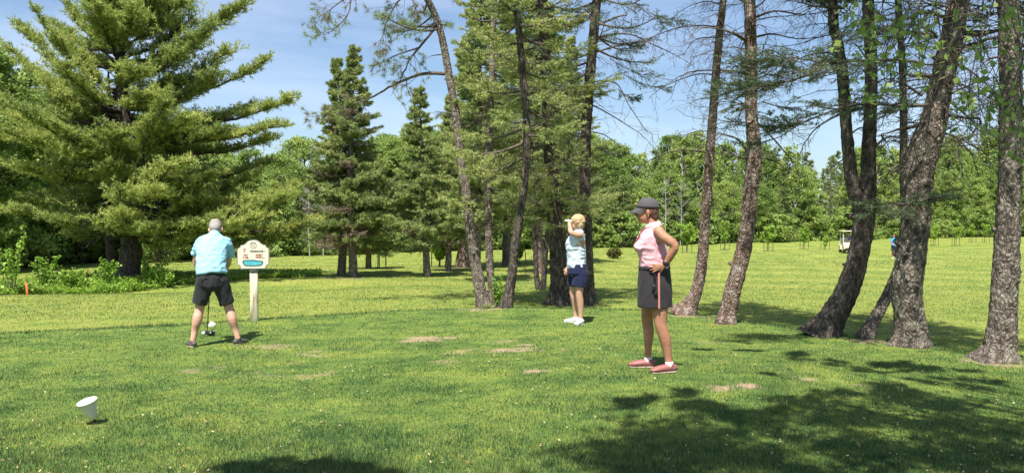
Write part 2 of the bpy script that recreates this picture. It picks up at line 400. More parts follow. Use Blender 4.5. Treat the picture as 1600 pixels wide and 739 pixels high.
# grass blades: one mass nobody could count
GRASS = foliage_mat('grass_blades', [(0, (.030, .076, .028)), (.25, (.092, .168, .060)), (.5, (.158, .225, .068)), (.72, (.235, .28, .062)), (.92, (.34, .33, .11)), (1, (.46, .42, .22))], trans=.3, rnd=0, rough=.6, spec=.25)
def scatter_view(rng, n, y0, y1, wide=.98):
    """points spread over the ground in front, evenly per unit of solid angle"""
    v = rng.random(n); Y = 1 / (1 / y0 + v * (1 / y1 - 1 / y0)); X = (rng.random(n) * 2 - 1) * wide * Y
    return X, Y
def build_grass():
    rng = np.random.default_rng(5); mb = MB()
    for n, y0, y1, wp, hh, lean in ((540000, 3.7, 15.5, .75, .023, .75), (185000, 15.5, 105, .8, .034, .8)):
        X, Y = scatter_view(rng, n, y0, y1)
        # clumping
        keep = rng.random(n) < .45 + 1.0 * vnoise(X, Y, 7.0, 4)
        keep &= rng.random(n) > sst((Y - 38) / 60)
        dd = dirt(X, Y); keep &= rng.random(n) > dd * .97
        X, Y = X[keep], Y[keep]; n = len(X)
        td = tee_dist(X, Y)
        Z = ground(X, Y) - .004
        h = hh * (.55 + .8 * rng.random(n)) * (1 + .7 * (vnoise(X, Y, 2.3, 8) - .4))
        h *= 1 + 1.0 * np.exp(-((td - .15) / .14) ** 2)
        h *= 1 + .5 * sst((6.0 - Y) / 2)
        h = np.maximum(h, Y / 768. * .9)
        wd = np.maximum(.0035, Y / 768. * wp) * (.6 + .8 * rng.random(n))
        a = rng.random(n) * 2 * np.pi; a2 = rng.random(n) * 2 * np.pi; ln = lean * h * rng.random(n)
        P = np.stack([X, Y, Z], 1); s = np.stack([np.cos(a), np.sin(a), 0 * a], 1) * wd[:, None] * .5
        tip = P + np.stack([np.cos(a2) * ln, np.sin(a2) * ln, h], 1)
        Vv = np.stack([P - s, P + s, tip], 1).reshape(-1, 3)
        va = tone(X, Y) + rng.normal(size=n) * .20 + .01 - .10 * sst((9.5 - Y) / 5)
        straw = rng.random(n) < .035; va[straw] = .85 + .15 * rng.random(straw.sum())
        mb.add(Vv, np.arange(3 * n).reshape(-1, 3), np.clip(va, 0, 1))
    # a few taller tufts
    T = [hit(px, py) for px, py in ((1228, 640), (1215, 645), (760, 482), (950, 655))]
    for (X0, Y0), hh, cnt in zip(T, (.09, .07, .12, .05), (70, 40, 90, 40)):
        a = rng.random(cnt) * 6.28; rr = rng.random(cnt) * .08; X = X0 + np.cos(a) * rr; Y = Y0 + np.sin(a) * rr; Z = ground(X, Y)
        h = hh * (.5 + .6 * rng.random(cnt)); s = np.stack([np.sin(a), -np.cos(a), 0 * a], 1) * .004; P = np.stack([X, Y, Z], 1)
        tip = P + np.stack([np.cos(a) * h * .7, np.sin(a) * h * .7, h], 1)
        mb.add(np.stack([P - s, P + s, tip], 1).reshape(-1, 3), np.arange(3 * cnt).reshape(-1, 3), np.clip(.6 + rng.normal(size=cnt) * .1, 0, 1))
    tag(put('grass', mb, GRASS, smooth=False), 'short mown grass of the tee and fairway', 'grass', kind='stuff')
build_grass()
LITTER = foliage_mat('dry_petals', [(0, (.20, .11, .05)), (.4, (.34, .26, .13)), (1, (.48, .42, .25))], trans=.2, rnd=0)
def build_litter():
    rng = np.random.default_rng(12); mb = MB()
    X, Y = scatter_view(rng, 2000, 4.2, 13)
    k = (rng.random(len(X)) < .25 + 1.2 * vnoise(X, Y, .55, 2) ** 1.5) & (tee_dist(X, Y) < -.2)
    X, Y = X[k], Y[k]
    C = np.stack([X, Y, ground(X, Y) + .022], 1)
    leaves(mb, rng, C, 1, .004, .021, var=np.clip(rng.random(len(X)) * 1.2, 0, 1), vj=.02, aspect=.55, flat=1.6)
    for px, py in ((731, 733), (1212, 643), (1345, 706), (500, 668), (320, 665)):
        x, y = hit(px, py); leaves(mb, rng, np.array([[x, y, gz(x, y) + .03]]), 2, .008, .034, var=.2, vj=.05, aspect=.6, flat=1)
    tag(put('fallen_leaves', mb, LITTER, smooth=False), 'pale petals and dry leaves scattered over the tee', 'fallen leaves', kind='stuff')
build_litter()
# ---------------------------------------------------------------- bark and leaf materials
BARK_GREY = bark_mat('spruce_bark', [(.035, .028, .023), (.145, .118, .10), (.29, .25, .215), (.48, .43, .38)], 8, .55, 1., lichen=(.27, .24, .20), dist=.035)
BARK_WARM = bark_mat('red_spruce_bark', [(.04, .026, .02), (.17, .115, .092), (.32, .235, .195), (.50, .42, .37)], 8, .6, 1., lichen=(.34, .29, .26), dist=.035)
BARK_DARK = bark_mat('dark_bark', [(.022, .018, .015), (.075, .062, .052), (.15, .128, .11), (.27, .24, .21)], 7, .35, .9)
BARK_FAR = bark_mat('woodland_bark', [(.06, .05, .045), (.13, .11, .10), (.22, .20, .18), (.36, .34, .31)], 4, .3, .4)
BARK_PALE = bark_mat('birch_bark', [(.22, .2, .18), (.4, .38, .35), (.55, .53, .5), (.62, .6, .57)], 4, .5, .3)
TWIG = bark_mat('dead_twigs', [(.05, .04, .034), (.11, .09, .075), (.18, .15, .13), (.27, .24, .21)], 20, .3, .4, dist=.004)
G_PINE = foliage_mat('pine_needles', [(0, (.10, .14, .05)), (.35, (.21, .28, .075)), (.7, (.38, .44, .12)), (1, (.54, .57, .18))], trans=.42, rnd=.1, rough=.5)
G_SPRUCE = foliage_mat('spruce_needles', [(0, (.09, .13, .055)), (.4, (.19, .25, .09)), (.75, (.32, .38, .13)), (1, (.46, .49, .18))], trans=.32, rnd=.1, rough=.5)
G_SPRUCE_DARK = foliage_mat('dark_spruce_needles', [(0, (.04, .065, .035)), (.5, (.085, .125, .06)), (1, (.18, .23, .10))], trans=.15, rnd=.05, rough=.45)
G_LEAF = foliage_mat('broad_leaves', [(0, (.10, .165, .045)), (.35, (.19, .285, .075)), (.65, (.28, .385, .10)), (1, (.40, .47, .14))], trans=.45, rnd=.4, rough=.45)
G_FRESH = foliage_mat('fresh_leaves', [(0, (.10, .21, .03)), (.5, (.20, .36, .045)), (1, (.36, .48, .09))], trans=.42, rnd=.2, rough=.45)
G_BROWN = foliage_mat('browned_needles', [(0, (.10, .07, .05)), (.5, (.20, .14, .10)), (1, (.30, .24, .17))], trans=.1, rnd=.1)

def bark_fl(seed, P, amp, lobes=0, flare=6):
    rs = random.Random(seed); ph = rs.random() * 6.28; k = rs.choice([4, 5])
    def f(i, a):
        out_ = np.ones((i.shape[0], a.shape[1]))
        zz = P[i[:, 0], 2]; z0 = P[0, 2]
        fl = np.exp(-(zz - z0) * flare)
        out_ += lobes * fl[:, None] * np.maximum(0, np.cos(k * a + ph)) ** 2
        for q, ii in enumerate(i[:, 0]):
            x, y, z = P[ii]
            for j in range(a.shape[1]):
                c, s = math.cos(a[0, j]), math.sin(a[0, j])
                n = mnoise.noise(Vector((c * 1.6 + seed, s * 1.6, z * 2.2))) * .10
                n += mnoise.noise(Vector((c * 6 + seed, s * 6, z * 11))) * amp
                n += abs(mnoise.noise(Vector((c * 13, s * 13 + seed, z * 26)))) * amp * .8
                out_[q, j] += n
        return out_
    return f

def px_trunk(pxs, Y, top=None, base_xy=None, dy=0.0):
    """pixels (x, row, width) at depth Y (rows beyond the frame allowed) to points and radii"""
    out_ = []
    for k, (px, py, wd) in enumerate(pxs):
        yy = Y + dy * (k / max(1, len(pxs) - 1))
        p = at(px, py, yy); out_.append([*p, wd / FPX * yy / 2])
    return out_

def dead_branch(mb, rng, p, d, ln, r, depth=0, droop=.25, mat=0, twigs=1.0, minr=.0016, tips=None):
    """a wiggly bare branch with side twigs"""
    n = 7 if depth == 0 else 5
    pts = [np.array(p, float)]; d = np.array(d, float); d /= np.linalg.norm(d)
    for k in range(n):
        d = d + rng.normal(size=3) * (.13 + .05 * depth); d[2] -= droop * .16 * (1 if k < n * .6 else -.8); d /= np.linalg.norm(d)
        pts.append(pts[-1] + d * ln / n)
    P = np.array(pts); rad = np.linspace(r, max(minr, r * .25), n + 1)
    tube(mb, P, rad, 5 if depth == 0 else 3, .5, mat, cap=False)
    if tips is not None: tips.append((P, ln))
    if depth < 2:
        m = int((7 if depth == 0 else 4) * twigs * (.7 + .6 * rng.random()))
        for _ in range(m):
            t = .15 + .85 * rng.random(); q = t * n; k = min(int(q), n - 1); pp = P[k] + (P[k + 1] - P[k]) * (q - k)
            ax = nrm(P[min(k + 1, n)] - P[k]); sd_ = rng.normal(size=3); sd_[2] = sd_[2] * .5 - .45; sd_ -= ax * (sd_ @ ax); sd_ = nrm(sd_)
            dead_branch(mb, rng, pp, ax * .75 + sd_ * .8, ln * (.28 + .22 * rng.random()) * (1.1 - .5 * t), max(minr, r * .38), depth + 1, droop * .8, mat, twigs, minr, tips)

def conifer_limb(wood, fol, rng, p, d, ln, r, tw=26, nn=26, nl=.05, nw=.007, tl=.28, rise=.0, sag=.25, var=.5, start=.25, bare=0., side=.8):
    """a live limb: a wooden axis, flat side sprays and their needles"""
    d = nrm(np.array(d, float)); n = 8; t = np.linspace(0, 1, n + 1)
    w_ = rng.normal(size=3) * .04 * ln; hz = nrm(np.cross(d, [0, 0, 1]))
    P = p + d[None] * (ln * t)[:, None] + hz[None] * (np.sin(t * 3.1) * rng.normal() * .07 * ln)[:, None]
    P[:, 2] += (-sag * t * (1 - t * .75) * 1.6 + rise * t ** 2.2) * ln
    tube(wood, P, np.linspace(r, r * .22, n + 1), 5, cap=False)
    tt = start + (1 - start) * rng.random(tw) ** .85; sgn = np.where(rng.random(tw) < .5, -1., 1.)
    q = tt * n; k = np.minimum(q.astype(int), n - 1); B = P[k] + (P[k + 1] - P[k]) * (q - k)[:, None]
    ax = nrm(P[k + 1] - P[k])
    D = nrm(ax * (.55 + .3 * rng.random((tw, 1))) + hz * sgn[:, None] * (.75 + .2 * rng.random((tw, 1))) + np.array([0, 0, 1]) * (rng.normal(size=(tw, 1)) * .22 - .05))
    Ln_ = tl * ln * (1.15 - .75 * tt) * (.65 + .6 * rng.random(tw)) + .12
    sel = rng.random(tw) >= bare
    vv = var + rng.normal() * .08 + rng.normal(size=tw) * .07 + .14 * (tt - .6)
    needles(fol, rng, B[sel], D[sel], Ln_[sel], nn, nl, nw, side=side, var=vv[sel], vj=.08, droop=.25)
    # secondary sprays
    for f_ in (.35, .62, .85):
        B2 = B + D * (Ln_ * f_)[:, None]; s2 = np.where(rng.random(tw) < .5, -1., 1.)
        D2 = nrm(D * .8 + np.cross(D, [0, 0, 1.]) * s2[:, None] * .7 + rng.normal(size=(tw, 3)) * .1)
        L2 = Ln_ * .5 * (1.15 - f_)
        needles(fol, rng, B2[sel], D2[sel], L2[sel], max(3, nn // 2), nl, nw, side=side, var=vv[sel] + .04, vj=.09, droop=.3)
    for b, dd, l_ in zip(B, D, Ln_):
        if l_ > .18: tube(wood, np.array([b, b + dd * l_ * .5, b + dd * l_ * .95 - [0, 0, .02]]), [.006, .004, .002] if nw > .006 else [.004, .003, .0015], 3, cap=False)

def near_trunk(name, pxs, Y, label, group, bark, top_h, seed, sides=30, lobes=.35, rings=.03, lean=(0, 0), extra=None, parent=None, cat='tree', dy=0, flare=6):
    tp = px_trunk(pxs, Y, dy=dy); b = tp[0]
    g0 = gz(b[0], b[1]); root = None
    base = np.array([b[0], b[1], g0])
    tp[0][2] = g0 - .06
    last = tp[-1]
    if top_h:
        prev = tp[-2]; dx = (last[0] - prev[0]) / max(.1, last[2] - prev[2]) * .6
        for f_ in (.33, .66, 1):
            z = last[2] + (top_h - last[2]) * f_
            tp.append([last[0] + dx * (z - last[2]) * (1 - .4 * f_), last[1] + lean[1] * f_, z, last[3] * (1 - .88 * f_)])
    H = tp[-1][2] - tp[0][2]; vis = min(H, 6.5)
    P = smooth_path(np.array(tp), 400)
    # even spacing by height with finer rings low down
    zc = P[:, 2]; zs = np.concatenate([np.arange(zc[0], min(zc[0] + vis, zc[-1]), rings), np.arange(zc[0] + vis, zc[-1], .25), [zc[-1]]])
    zs = np.unique(np.round(zs, 4)); Q = np.stack([np.interp(zs, zc, P[:, c]) for c in range(4)], 1)
    Q[:, :3] -= base
    if parent is None:
        root = thing(name, base, label, 'tree', group)
    else: root = parent
    mb = MB()
    P3 = Q[:, :3]
    tube(mb, P3, Q[:, 3] * .87, sides, fl=bark_fl(seed, P3, .13, lobes, flare), cap=True)
    rg = np.random.default_rng(seed)
    for _ in range(16):       # broken branch stubs and knots
        zz = .35 + 4.6 * rg.random()
        if zz > Q[-1, 2]: continue
        pp = np.array([np.interp(zz, Q[:, 2], Q[:, c]) for c in range(3)]); r_ = float(np.interp(zz, Q[:, 2], Q[:, 3])); a_ = rg.random() * 6.28; dd = np.array([math.cos(a_), math.sin(a_), .15 + .3 * rg.random()])
        k_ = r_ * (.10 + .12 * rg.random()); l_ = r_ + (.015 + .07 * rg.random() ** 2)
        tube(mb, np.array([pp + dd * r_ * .6, pp + dd * r_ * .98, pp + dd * l_]), [k_ * 1.9, k_ * 1.25, k_ * .7], 7)
    tr = put('trunk', mb, bark, root)
    return root, tr, Q, base
def on_axis(Q, z):
    return np.array([np.interp(z, Q[:, 2], Q[:, c]) for c in range(3)]), float(np.interp(z, Q[:, 2], Q[:, 3]))

def crown_limbs(wood, fol, rng, Q, z0, z1, n, l0, l1, nn=18, tw=20, nl=.06, nw=.012, var=.45, rise=.1, sag=.25, r=.028, pitch=(-.1, .2), azr=None, bare=0., tl=.3, side=.8, prof=1.0):
    for k in range(n):
        f_ = (k + rng.random()) / n; z = z0 + (z1 - z0) * f_
        p, rr = on_axis(Q, z); az = rng.random() * 2 * np.pi if azr is None else azr[0] + (azr[1] - azr[0]) * rng.random()
        ln = (l0 + (l1 - l0) * f_ ** prof) * (.7 + .5 * rng.random()); el = pitch[0] + (pitch[1] - pitch[0]) * f_ + rng.normal() * .1
        d = np.array([math.cos(az) * math.cos(el), math.sin(az) * math.cos(el), math.sin(el)])
        conifer_limb(wood, fol, rng, p, d, ln, min(r, rr * .6) * (.5 + ln / max(l0, l1) * .6), tw=int(tw * (.5 + .6 * ln / max(l0, l1))), nn=nn, nl=nl, nw=nw, rise=rise, sag=sag, var=var, bare=bare, tl=tl, side=side)

def px_branch(mb, rng, pts, Y, base, r0, r1=.003, twigs=8, tl=.5, dys=None, sides=6, droop=.2, tips=None, tw_mult=1.):
    """a bare branch whose course is given at depth Y (+dys)"""
    A = []
    for k, (px, py) in enumerate(pts):
        yy = Y + (dys[k] if dys else .0); A.append(at(px, py, yy) - base)
    P = smooth_path(np.array(A), 5 * len(pts)); m = len(P)
    P += rng.normal(size=P.shape) * r0 * .25 * np.linspace(0, 1, m)[:, None]
    tube(mb, P, np.linspace(r0, r1, m), sides, cap=False)
    for _ in range(twigs):
        k = rng.integers(int(m * .15), m - 1); ax = nrm(P[k + 1] - P[k]); s_ = rng.normal(size=3); s_[2] -= .5; s_ -= ax * (s_ @ ax); s_ = nrm(s_)
        dead_branch(mb, rng, P[k], ax * .7 + s_ * .8, tl * (.4 + .8 * rng.random()), max(.0022, r0 * .25), 1, droop, twigs=tw_mult, tips=tips)
    return P

GRP_NEAR = 'slender conifers standing around the edge of the tee'
def yof(px, py): return hit(px, py)[1]

def tree_fork_left():
    """three stems rising from one spot left of the middle"""
    rng = np.random.default_rng(41)
    # curved pine with tufts
    Y = yof(752, 481)
    root, tr, Q, base = near_trunk('pine_tree', [(757, 481, 34), (752, 462, 23), (748, 440, 21), (741, 400, 19), (734, 350, 17), (728, 300, 16), (720, 250, 15), (713, 180, 14), (704, 130, 13), (695, 80, 12.5), (684, 35, 12), (668, 0, 11.5), (650, -40, 10)], Y,
        'thin bowed pine trunk whose bare limbs carry needle tufts against the blue sky', GRP_NEAR, BARK_GREY, 9.0, 3, lobes=.3, sides=22)
    wb = MB(); fol = MB(); brn = MB(); tips = []
    spec = [([(707, 117), (660, 117), (618, 133), (575, 156), (535, 168), (515, 176)], .045, 10, .55, (0, .1, .2, .3, .2, .1)),
            ([(682, 44), (656, 76), (641, 95), (630, 118), (612, 150)], .035, 14, .6, (0, -.3, -.5, -.5, -.4)),
            ([(656, 76), (620, 88), (596, 100), (585, 97)], .02, 10, .45, (-.3, -.3, -.2, -.1)),
            ([(680, 38), (662, 48), (646, 58)], .018, 2, .25, (0, .2, .3)),
            ([(702, 87), (680, 88), (664, 94)], .018, 1, .2, (0, .2, .3)),
            ([(717, 180), (690, 176), (675, 177)], .02, 2, .3, (0, .2, .3)),
            ([(728, 200), (745, 190), (760, 165)], .02, 4, .3, (0, .2, .3)),
            ([(662, -12), (628, 0), (606, 34), (598, 60), (590, 78)], .026, 16, .5, (0, -.2, -.4, -.5, -.5)),
            ([(655, -25), (600, -18), (556, -10), (545, 25), (520, 50), (506, 58)], .03, 20, .55, (0, -.3, -.5, -.7, -.8, -.8)),
            ([(556, -10), (530, 8), (512, 22), (500, 29)], .02, 12, .45, (-.5, -.6, -.7, -.8)),
            ([(650, -40), (640, -10), (650, 15), (640, 38), (628, 42)], .02, 12, .4, (0, -.3, -.4, -.5, -.5)),
            ([(520, 174), (500, 182), (478, 184)], .008, 6, .3, (.1, 0, 0))]
    for pts, r, tw, tl, dys in spec: px_branch(wb, rng, pts, Y, base, r, twigs=tw, tl=tl, dys=dys, tips=tips, droop=-.1)
    for P, ln in tips:
        if rng.random() < .62:
            e = P[-1]; d = nrm(P[-1] - P[-2])
            tgt = fol if rng.random() < .68 else brn
            needles(tgt, rng, (e - d * .05)[None], d[None], np.array([.09]), int(26 + 20 * rng.random()), .115, .0065, side=1.1, var=.42 if tgt is fol else .5, vj=.15)
    # upper crown beyond the frame
    crown_limbs(wb, fol, rng, Q, 6.2, 8.8, 16, 1.6, .7, nn=16, tw=12, nl=.12, nw=.009, var=.4, side=1.1)
    put('branches', wb, TWIG, root); put('needles', fol, G_SPRUCE, root); put('browned_needles', brn, G_BROWN, root)
    # straight stem beside it
    for nm, pxs, label, bark, seed, spec2, (a0, a1, nl_) in (
        ('spruce_tree', [(772, 479, 20), (769, 455, 14), (766, 420, 13.5), (763, 350, 13), (763, 290, 12.5), (764, 220, 12), (768, 150, 11), (770, 60, 10), (773, 0, 9.5)],
         'slender straight spruce just right of the bowed pine, a leafy sprout at its foot', BARK_GREY, 5,
         [([(764, 150), (790, 140), (812, 150)], .015, 4, .4, None), ([(763, 205), (745, 215), (735, 235)], .012, 4, .4, None)], (2.2, 8.5, 26)),
        ('spruce_tree', [(789, 481, 27), (797, 450, 17), (801, 420, 16), (806, 380, 15), (813, 330, 14), (820, 280, 13), (823, 200, 13), (817, 120, 12.5), (811, 50, 12), (806, 0, 12)],
         'dark bent spruce leaning right from the same clump, its lower trunk bare', BARK_DARK, 7,
         [([(820, 205), (845, 195), (868, 172)], .02, 5, .4, None), ([(822, 270), (800, 262), (780, 268)], .012, 4, .4, None)], (2.6, 9.0, 24))):
        Yk = yof(pxs[0][0], pxs[0][1])
        root, tr, Q, base = near_trunk(nm, pxs, Yk, label, GRP_NEAR, bark, 10.5, seed, sides=20)
        wb = MB(); fol = MB()
        for pts, r, tw, tl, dys in spec2: px_branch(wb, rng, pts, Yk, base, r, twigs=tw, tl=tl, dys=dys)
        for _ in range(26):
            z = 1.4 + 3.6 * rng.random(); p, rr = on_axis(Q, z); az = rng.random() * 6.28
            dead_branch(wb, rng, p, (math.cos(az), math.sin(az), -.1), .35 + .5 * rng.random(), .007, 1, .3)
        crown_limbs(wb, fol, rng, Q, a0 + .1, a1, int(nl_ * 1.7), 1.15, .7, nn=24, tw=18, nl=.065, nw=.015, var=.72)
        put('branches', wb, TWIG, root); put('needles', fol, G_SPRUCE, root)

def tree_mid():
    rng = np.random.default_rng(77)
    Y = yof(874, 476)
    root, tr, Q, base = near_trunk('spruce_tree', [(874, 476, 52), (875, 455, 37), (873, 420, 32), (870, 380, 27), (866, 330, 25), (862, 280, 24), (858, 220, 22), (855, 150, 20), (851, 80, 18), (848, 0, 16)], Y,
        'thick dark spruce with heavy blue green sprays, behind the woman in pale blue', GRP_NEAR, BARK_DARK, 11.5, 11, lobes=.4, sides=26)
    wb = MB(); fol = MB()
    crown_limbs(wb, fol, rng, Q, 2.2, 4.0, 30, 1.45, 1.6, nn=24, tw=26, nl=.055, nw=.012, var=.72, rise=.12, sag=.35)
    crown_limbs(wb, fol, rng, Q, 4.0, 11.2, 70, 1.75, .6, nn=22, tw=24, nl=.06, nw=.014, var=.68, rise=.12, sag=.25)
    crown_limbs(wb, fol, rng, Q, 2.2, 3.2, 6, 1.6, 1.5, nn=24, tw=26, nl=.05, nw=.009, var=.75, rise=.05, sag=.3, azr=(-2.6, -1.2))
    for _ in range(60):
        z = 1.5 + 3.9 * rng.random(); p, rr = on_axis(Q, z); az = rng.random() * 6.28
        dead_branch(wb, rng, p, (math.cos(az), math.sin(az), -.25), .5 + .9 * rng.random(), .010, 1, .5)
    for pts in ([(905, 250), (895, 228), (880, 262), (866, 270)], [(862, 190), (885, 215), (905, 250), (898, 278)], [(905, 240), (912, 262), (890, 285)]):
        px_branch(wb, rng, pts, Y - .9, base, .016, twigs=7, tl=.35, droop=.4)
    put('branches', wb, TWIG, root); put('needles', fol, G_SPRUCE, root)
    Y = yof(920, 476)
    root, tr, Q, base = near_trunk('spruce_tree', [(920, 476, 32), (919, 450, 24), (917, 400, 22), (915, 330, 20), (914, 280, 19), (915, 220, 18), (919, 150, 18), (925, 80, 17), (930, 20, 16), (934, -20, 15)], Y,
        'tall dark spruce just right of the woman in pale blue, bare limbs reaching right', GRP_NEAR, BARK_DARK, 12, 13, sides=22)
    wb = MB(); fol = MB()
    SP = [([(932, 42), (965, 28), (978, 24), (960, 0)], .03, 8, .6), ([(928, 84), (962, 74), (1000, 66), (1060, 44), (1085, 40)], .024, 16, .6), ([(930, 60), (980, 55), (1020, 72), (1055, 88), (1085, 106)], .024, 16, .6),
          ([(917, 130), (960, 130), (985, 170), (1010, 205), (1030, 212)], .022, 14, .55), ([(915, 160), (950, 178), (985, 200), (1000, 210), (1030, 240)], .018, 12, .5), ([(914, 205), (945, 212), (975, 235), (993, 248)], .015, 8, .45),
          ([(916, 118), (890, 128), (865, 120), (840, 128)], .018, 8, .5), ([(921, 190), (900, 180), (880, 176)], .014, 6, .4), ([(934, 15), (905, 22), (885, 12)], .018, 6, .5), ([(918, 150), (955, 120), (1005, 112)], .018, 10, .5)]
    for pts, r, tw, tl in SP: px_branch(wb, rng, pts, Y, base, r, twigs=tw, tl=tl, dys=[rng.normal() * .15 * k for k in range(len(pts))], droop=.35)
    for _ in range(40):
        z = 1.9 + 4.5 * rng.random(); p, rr = on_axis(Q, z); az = rng.random() * 6.28
        dead_branch(wb, rng, p, (math.cos(az), math.sin(az), -.1), .4 + .8 * rng.random(), .009, 1, .4)
    for px, py, dx, ln in ((952, 92, 1, 1.15), (975, 118, 1, 1.0), (990, 6, 1, 1.3), (1010, 20, 1, .9), (960, 60, 1, .6), (905, 210, -1, .9), (965, 140, 1, .55), (930, 228, 1, .6)):
        p = at(px, py, Y - .2) - base
        conifer_limb(wb, fol, rng, p, (dx, rng.normal() * .4, -.25), ln, .01, tw=22, nn=22, nl=.045, nw=.009, tl=.3, var=.35, start=.05)
    crown_limbs(wb, fol, rng, Q, 5.4, 11.8, 46, 1.7, .6, nn=16, tw=18, nl=.06, nw=.012, var=.4)
    put('branches', wb, TWIG, root); put('needles', fol, G_SPRUCE_DARK, root)
    # two thin poles
    for pxs, lab, sd_ in (([(843, 453, 13), (838, 430, 9.5), (837, 400, 9), (833, 330, 8.5), (833, 240, 8), (835, 150, 7)], 'left one of two thin dark stems between the bent spruce and the thick one', 21), ([(848, 453, 12), (851, 420, 8.5), (854, 380, 8), (858, 320, 7.5), (861, 240, 7), (866, 150, 6)], 'right one of two thin dark stems between the bent spruce and the thick one', 22)):
        Yk = yof(pxs[0][0], pxs[0][1])
        root, tr, Q, base = near_trunk('sapling_spruce', pxs, Yk, lab, GRP_NEAR, BARK_DARK, 7, sd_, sides=12, lobes=.1)
        wb = MB(); fol = MB(); crown_limbs(wb, fol, rng, Q, 2.3, 6.6, 22, .9, .5, nn=18, tw=12, nl=.06, nw=.011, var=.5)
        put('branches', wb, TWIG, root); put('needles', fol, G_SPRUCE, root)

def tree_right():
    rng = np.random.default_rng(99)
    def dead_set(wb, Q, base, n, z0, z1, l0, l1, az=None, r=.012, up=.05, droop=.35, tw=1.):
        for _ in range(int(n * 1.45)):
            z = z0 + (z1 - z0) * rng.random(); p, rr = on_axis(Q, z); a = rng.random() * 6.28 if az is None else az + rng.normal() * .6
            dead_branch(wb, rng, p, (math.cos(a), math.sin(a), up + rng.normal() * .15), l0 + (l1 - l0) * rng.random(), r * (.6 + .7 * rng.random()), 0, droop, twigs=tw)
    # reddish leaning trunk
    Y = yof(1072, 492)
    root, tr, Q, base = near_trunk('spruce_tree', [(1066, 493, 48), (1080, 474, 26), (1090, 450, 20), (1097, 410, 18.5), (1101, 360, 17), (1104, 310, 16), (1108, 250, 15), (1113, 180, 14.5), (1118, 110, 14), (1123, 50, 13), (1128, 0, 12)], Y,
        'slim reddish bare trunk curving up just right of the woman in pink', GRP_NEAR, BARK_WARM, 12, 31, sides=24)
    wb = MB(); fol = MB()
    SP = [([(1110, 240), (1070, 235), (1030, 243), (1000, 262), (975, 290)], .017, 8, .5), ([(1112, 205), (1080, 208), (1050, 225), (1020, 255)], .010, 6, .4), ([(1116, 118), (1085, 118), (1040, 135), (1012, 155)], .013, 8, .45), ([(1113, 155), (1095, 155), (1075, 162)], .011, 5, .4),
          ([(1120, 60), (1085, 64), (1065, 90)], .012, 8, .4), ([(1124, 45), (1090, 42), (1050, 48), (1010, 65), (985, 90)], .013, 12, .5), ([(1126, 10), (1100, 5), (1070, 15), (1050, 30)], .012, 10, .45)]
    for pts, r, tw, tl in SP: px_branch(wb, rng, pts, Y, base, r, twigs=tw, tl=tl, dys=[rng.normal() * .15 * k for k in range(len(pts))], droop=.3)
    dead_set(wb, Q, base, 24, 2.6, 5.6, .4, 1.1, r=.007)
    crown_limbs(wb, fol, rng, Q, 6.4, 11.5, 30, 1.9, .7, nn=18, tw=18, nl=.08, nw=.024, var=.4)
    put('branches', wb, TWIG, root); put('needles', fol, G_SPRUCE_DARK, root)
    # lichened trunk next to it
    Y = yof(1135, 506)
    root, tr, Q, base = near_trunk('spruce_tree', [(1134, 507, 40), (1139, 485, 31), (1147, 450, 29), (1156, 415, 28), (1164, 380, 27), (1170, 340, 26), (1172, 300, 25.5), (1177, 260, 26), (1177, 220, 25), (1173, 180, 21), (1172, 130, 21), (1171, 70, 20), (1170, 20, 20), (1168, -10, 19)], Y,
        'scaly pinkish grey S-bend trunk between the slim reddish one and the forked one', GRP_NEAR, BARK_WARM, 12.5, 37, sides=30)
    wb = MB(); fol = MB()
    SP = [([(1165, 66), (1140, 52), (1110, 46), (1070, 42)], .028, 12, .6), ([(1170, 118), (1140, 112), (1090, 112), (1062, 120), (1030, 140)], .022, 12, .5), ([(1172, 140), (1150, 134), (1125, 145)], .016, 6, .4), ([(1172, 262), (1165, 235), (1145, 214), (1110, 208)], .030, 8, .5),
          ([(1173, 250), (1150, 245), (1118, 240)], .022, 7, .45), ([(1172, 162), (1150, 162), (1130, 155), (1115, 160)], .014, 6, .4), ([(1178, 60), (1205, 55), (1240, 62), (1285, 60)], .018, 12, .5), ([(1176, 30), (1210, 20), (1260, 25), (1310, 12)], .02, 14, .55),
          ([(1178, 90), (1200, 80), (1230, 95), (1250, 120)], .016, 10, .45), ([(1180, 190), (1205, 215), (1235, 250), (1250, 275)], .018, 9, .45), ([(1178, 245), (1200, 250), (1232, 262)], .014, 6, .4), ([(1175, 290), (1160, 296), (1140, 296)], .012, 4, .35),
          ([(1170, 330), (1150, 328), (1125, 335)], .010, 4, .3), ([(1177, 125), (1200, 118), (1222, 122)], .014, 7, .4), ([(1170, 10), (1140, -2), (1110, 2)], .016, 8, .5)]
    for pts, r, tw, tl in SP: px_branch(wb, rng, pts, Y, base, r, twigs=tw, tl=tl, dys=[rng.normal() * .18 * k for k in range(len(pts))], droop=.35)
    dead_set(wb, Q, base, 40, 2.5, 5.6, .5, 1.5, r=.009)
    for px, py, dx, ln in ((1178, 165, -1, .4), (1190, 160, 1, .7)):
        conifer_limb(wb, fol, rng, at(px, py, Y - .2) - base, (dx, -.3, 0), ln, .01, tw=14, nn=20, nl=.045, nw=.008, var=.5, start=.05)
    crown_limbs(wb, fol, rng, Q, 5.9, 12, 36, 2.0, .7, nn=18, tw=18, nl=.08, nw=.024, var=.4)
    put('branches', wb, TWIG, root); put('needles', fol, G_SPRUCE_DARK, root)
    # forked tree
    Y = yof(1290, 524)
    root, tr, Q, base = near_trunk('forked_tree', [(1284, 526, 66), (1296, 505, 48), (1312, 478, 42), (1326, 450, 38), (1338, 415, 36), (1346, 375, 34), (1349, 340, 35), (1350, 318, 40), (1349, 305, 30), (1348, 296, 14)], Y,
        'dark leaning trunk that forks into two upright stems, in front of the golf cart', GRP_NEAR, BARK_DARK, None, 43, sides=34, lobes=.4)
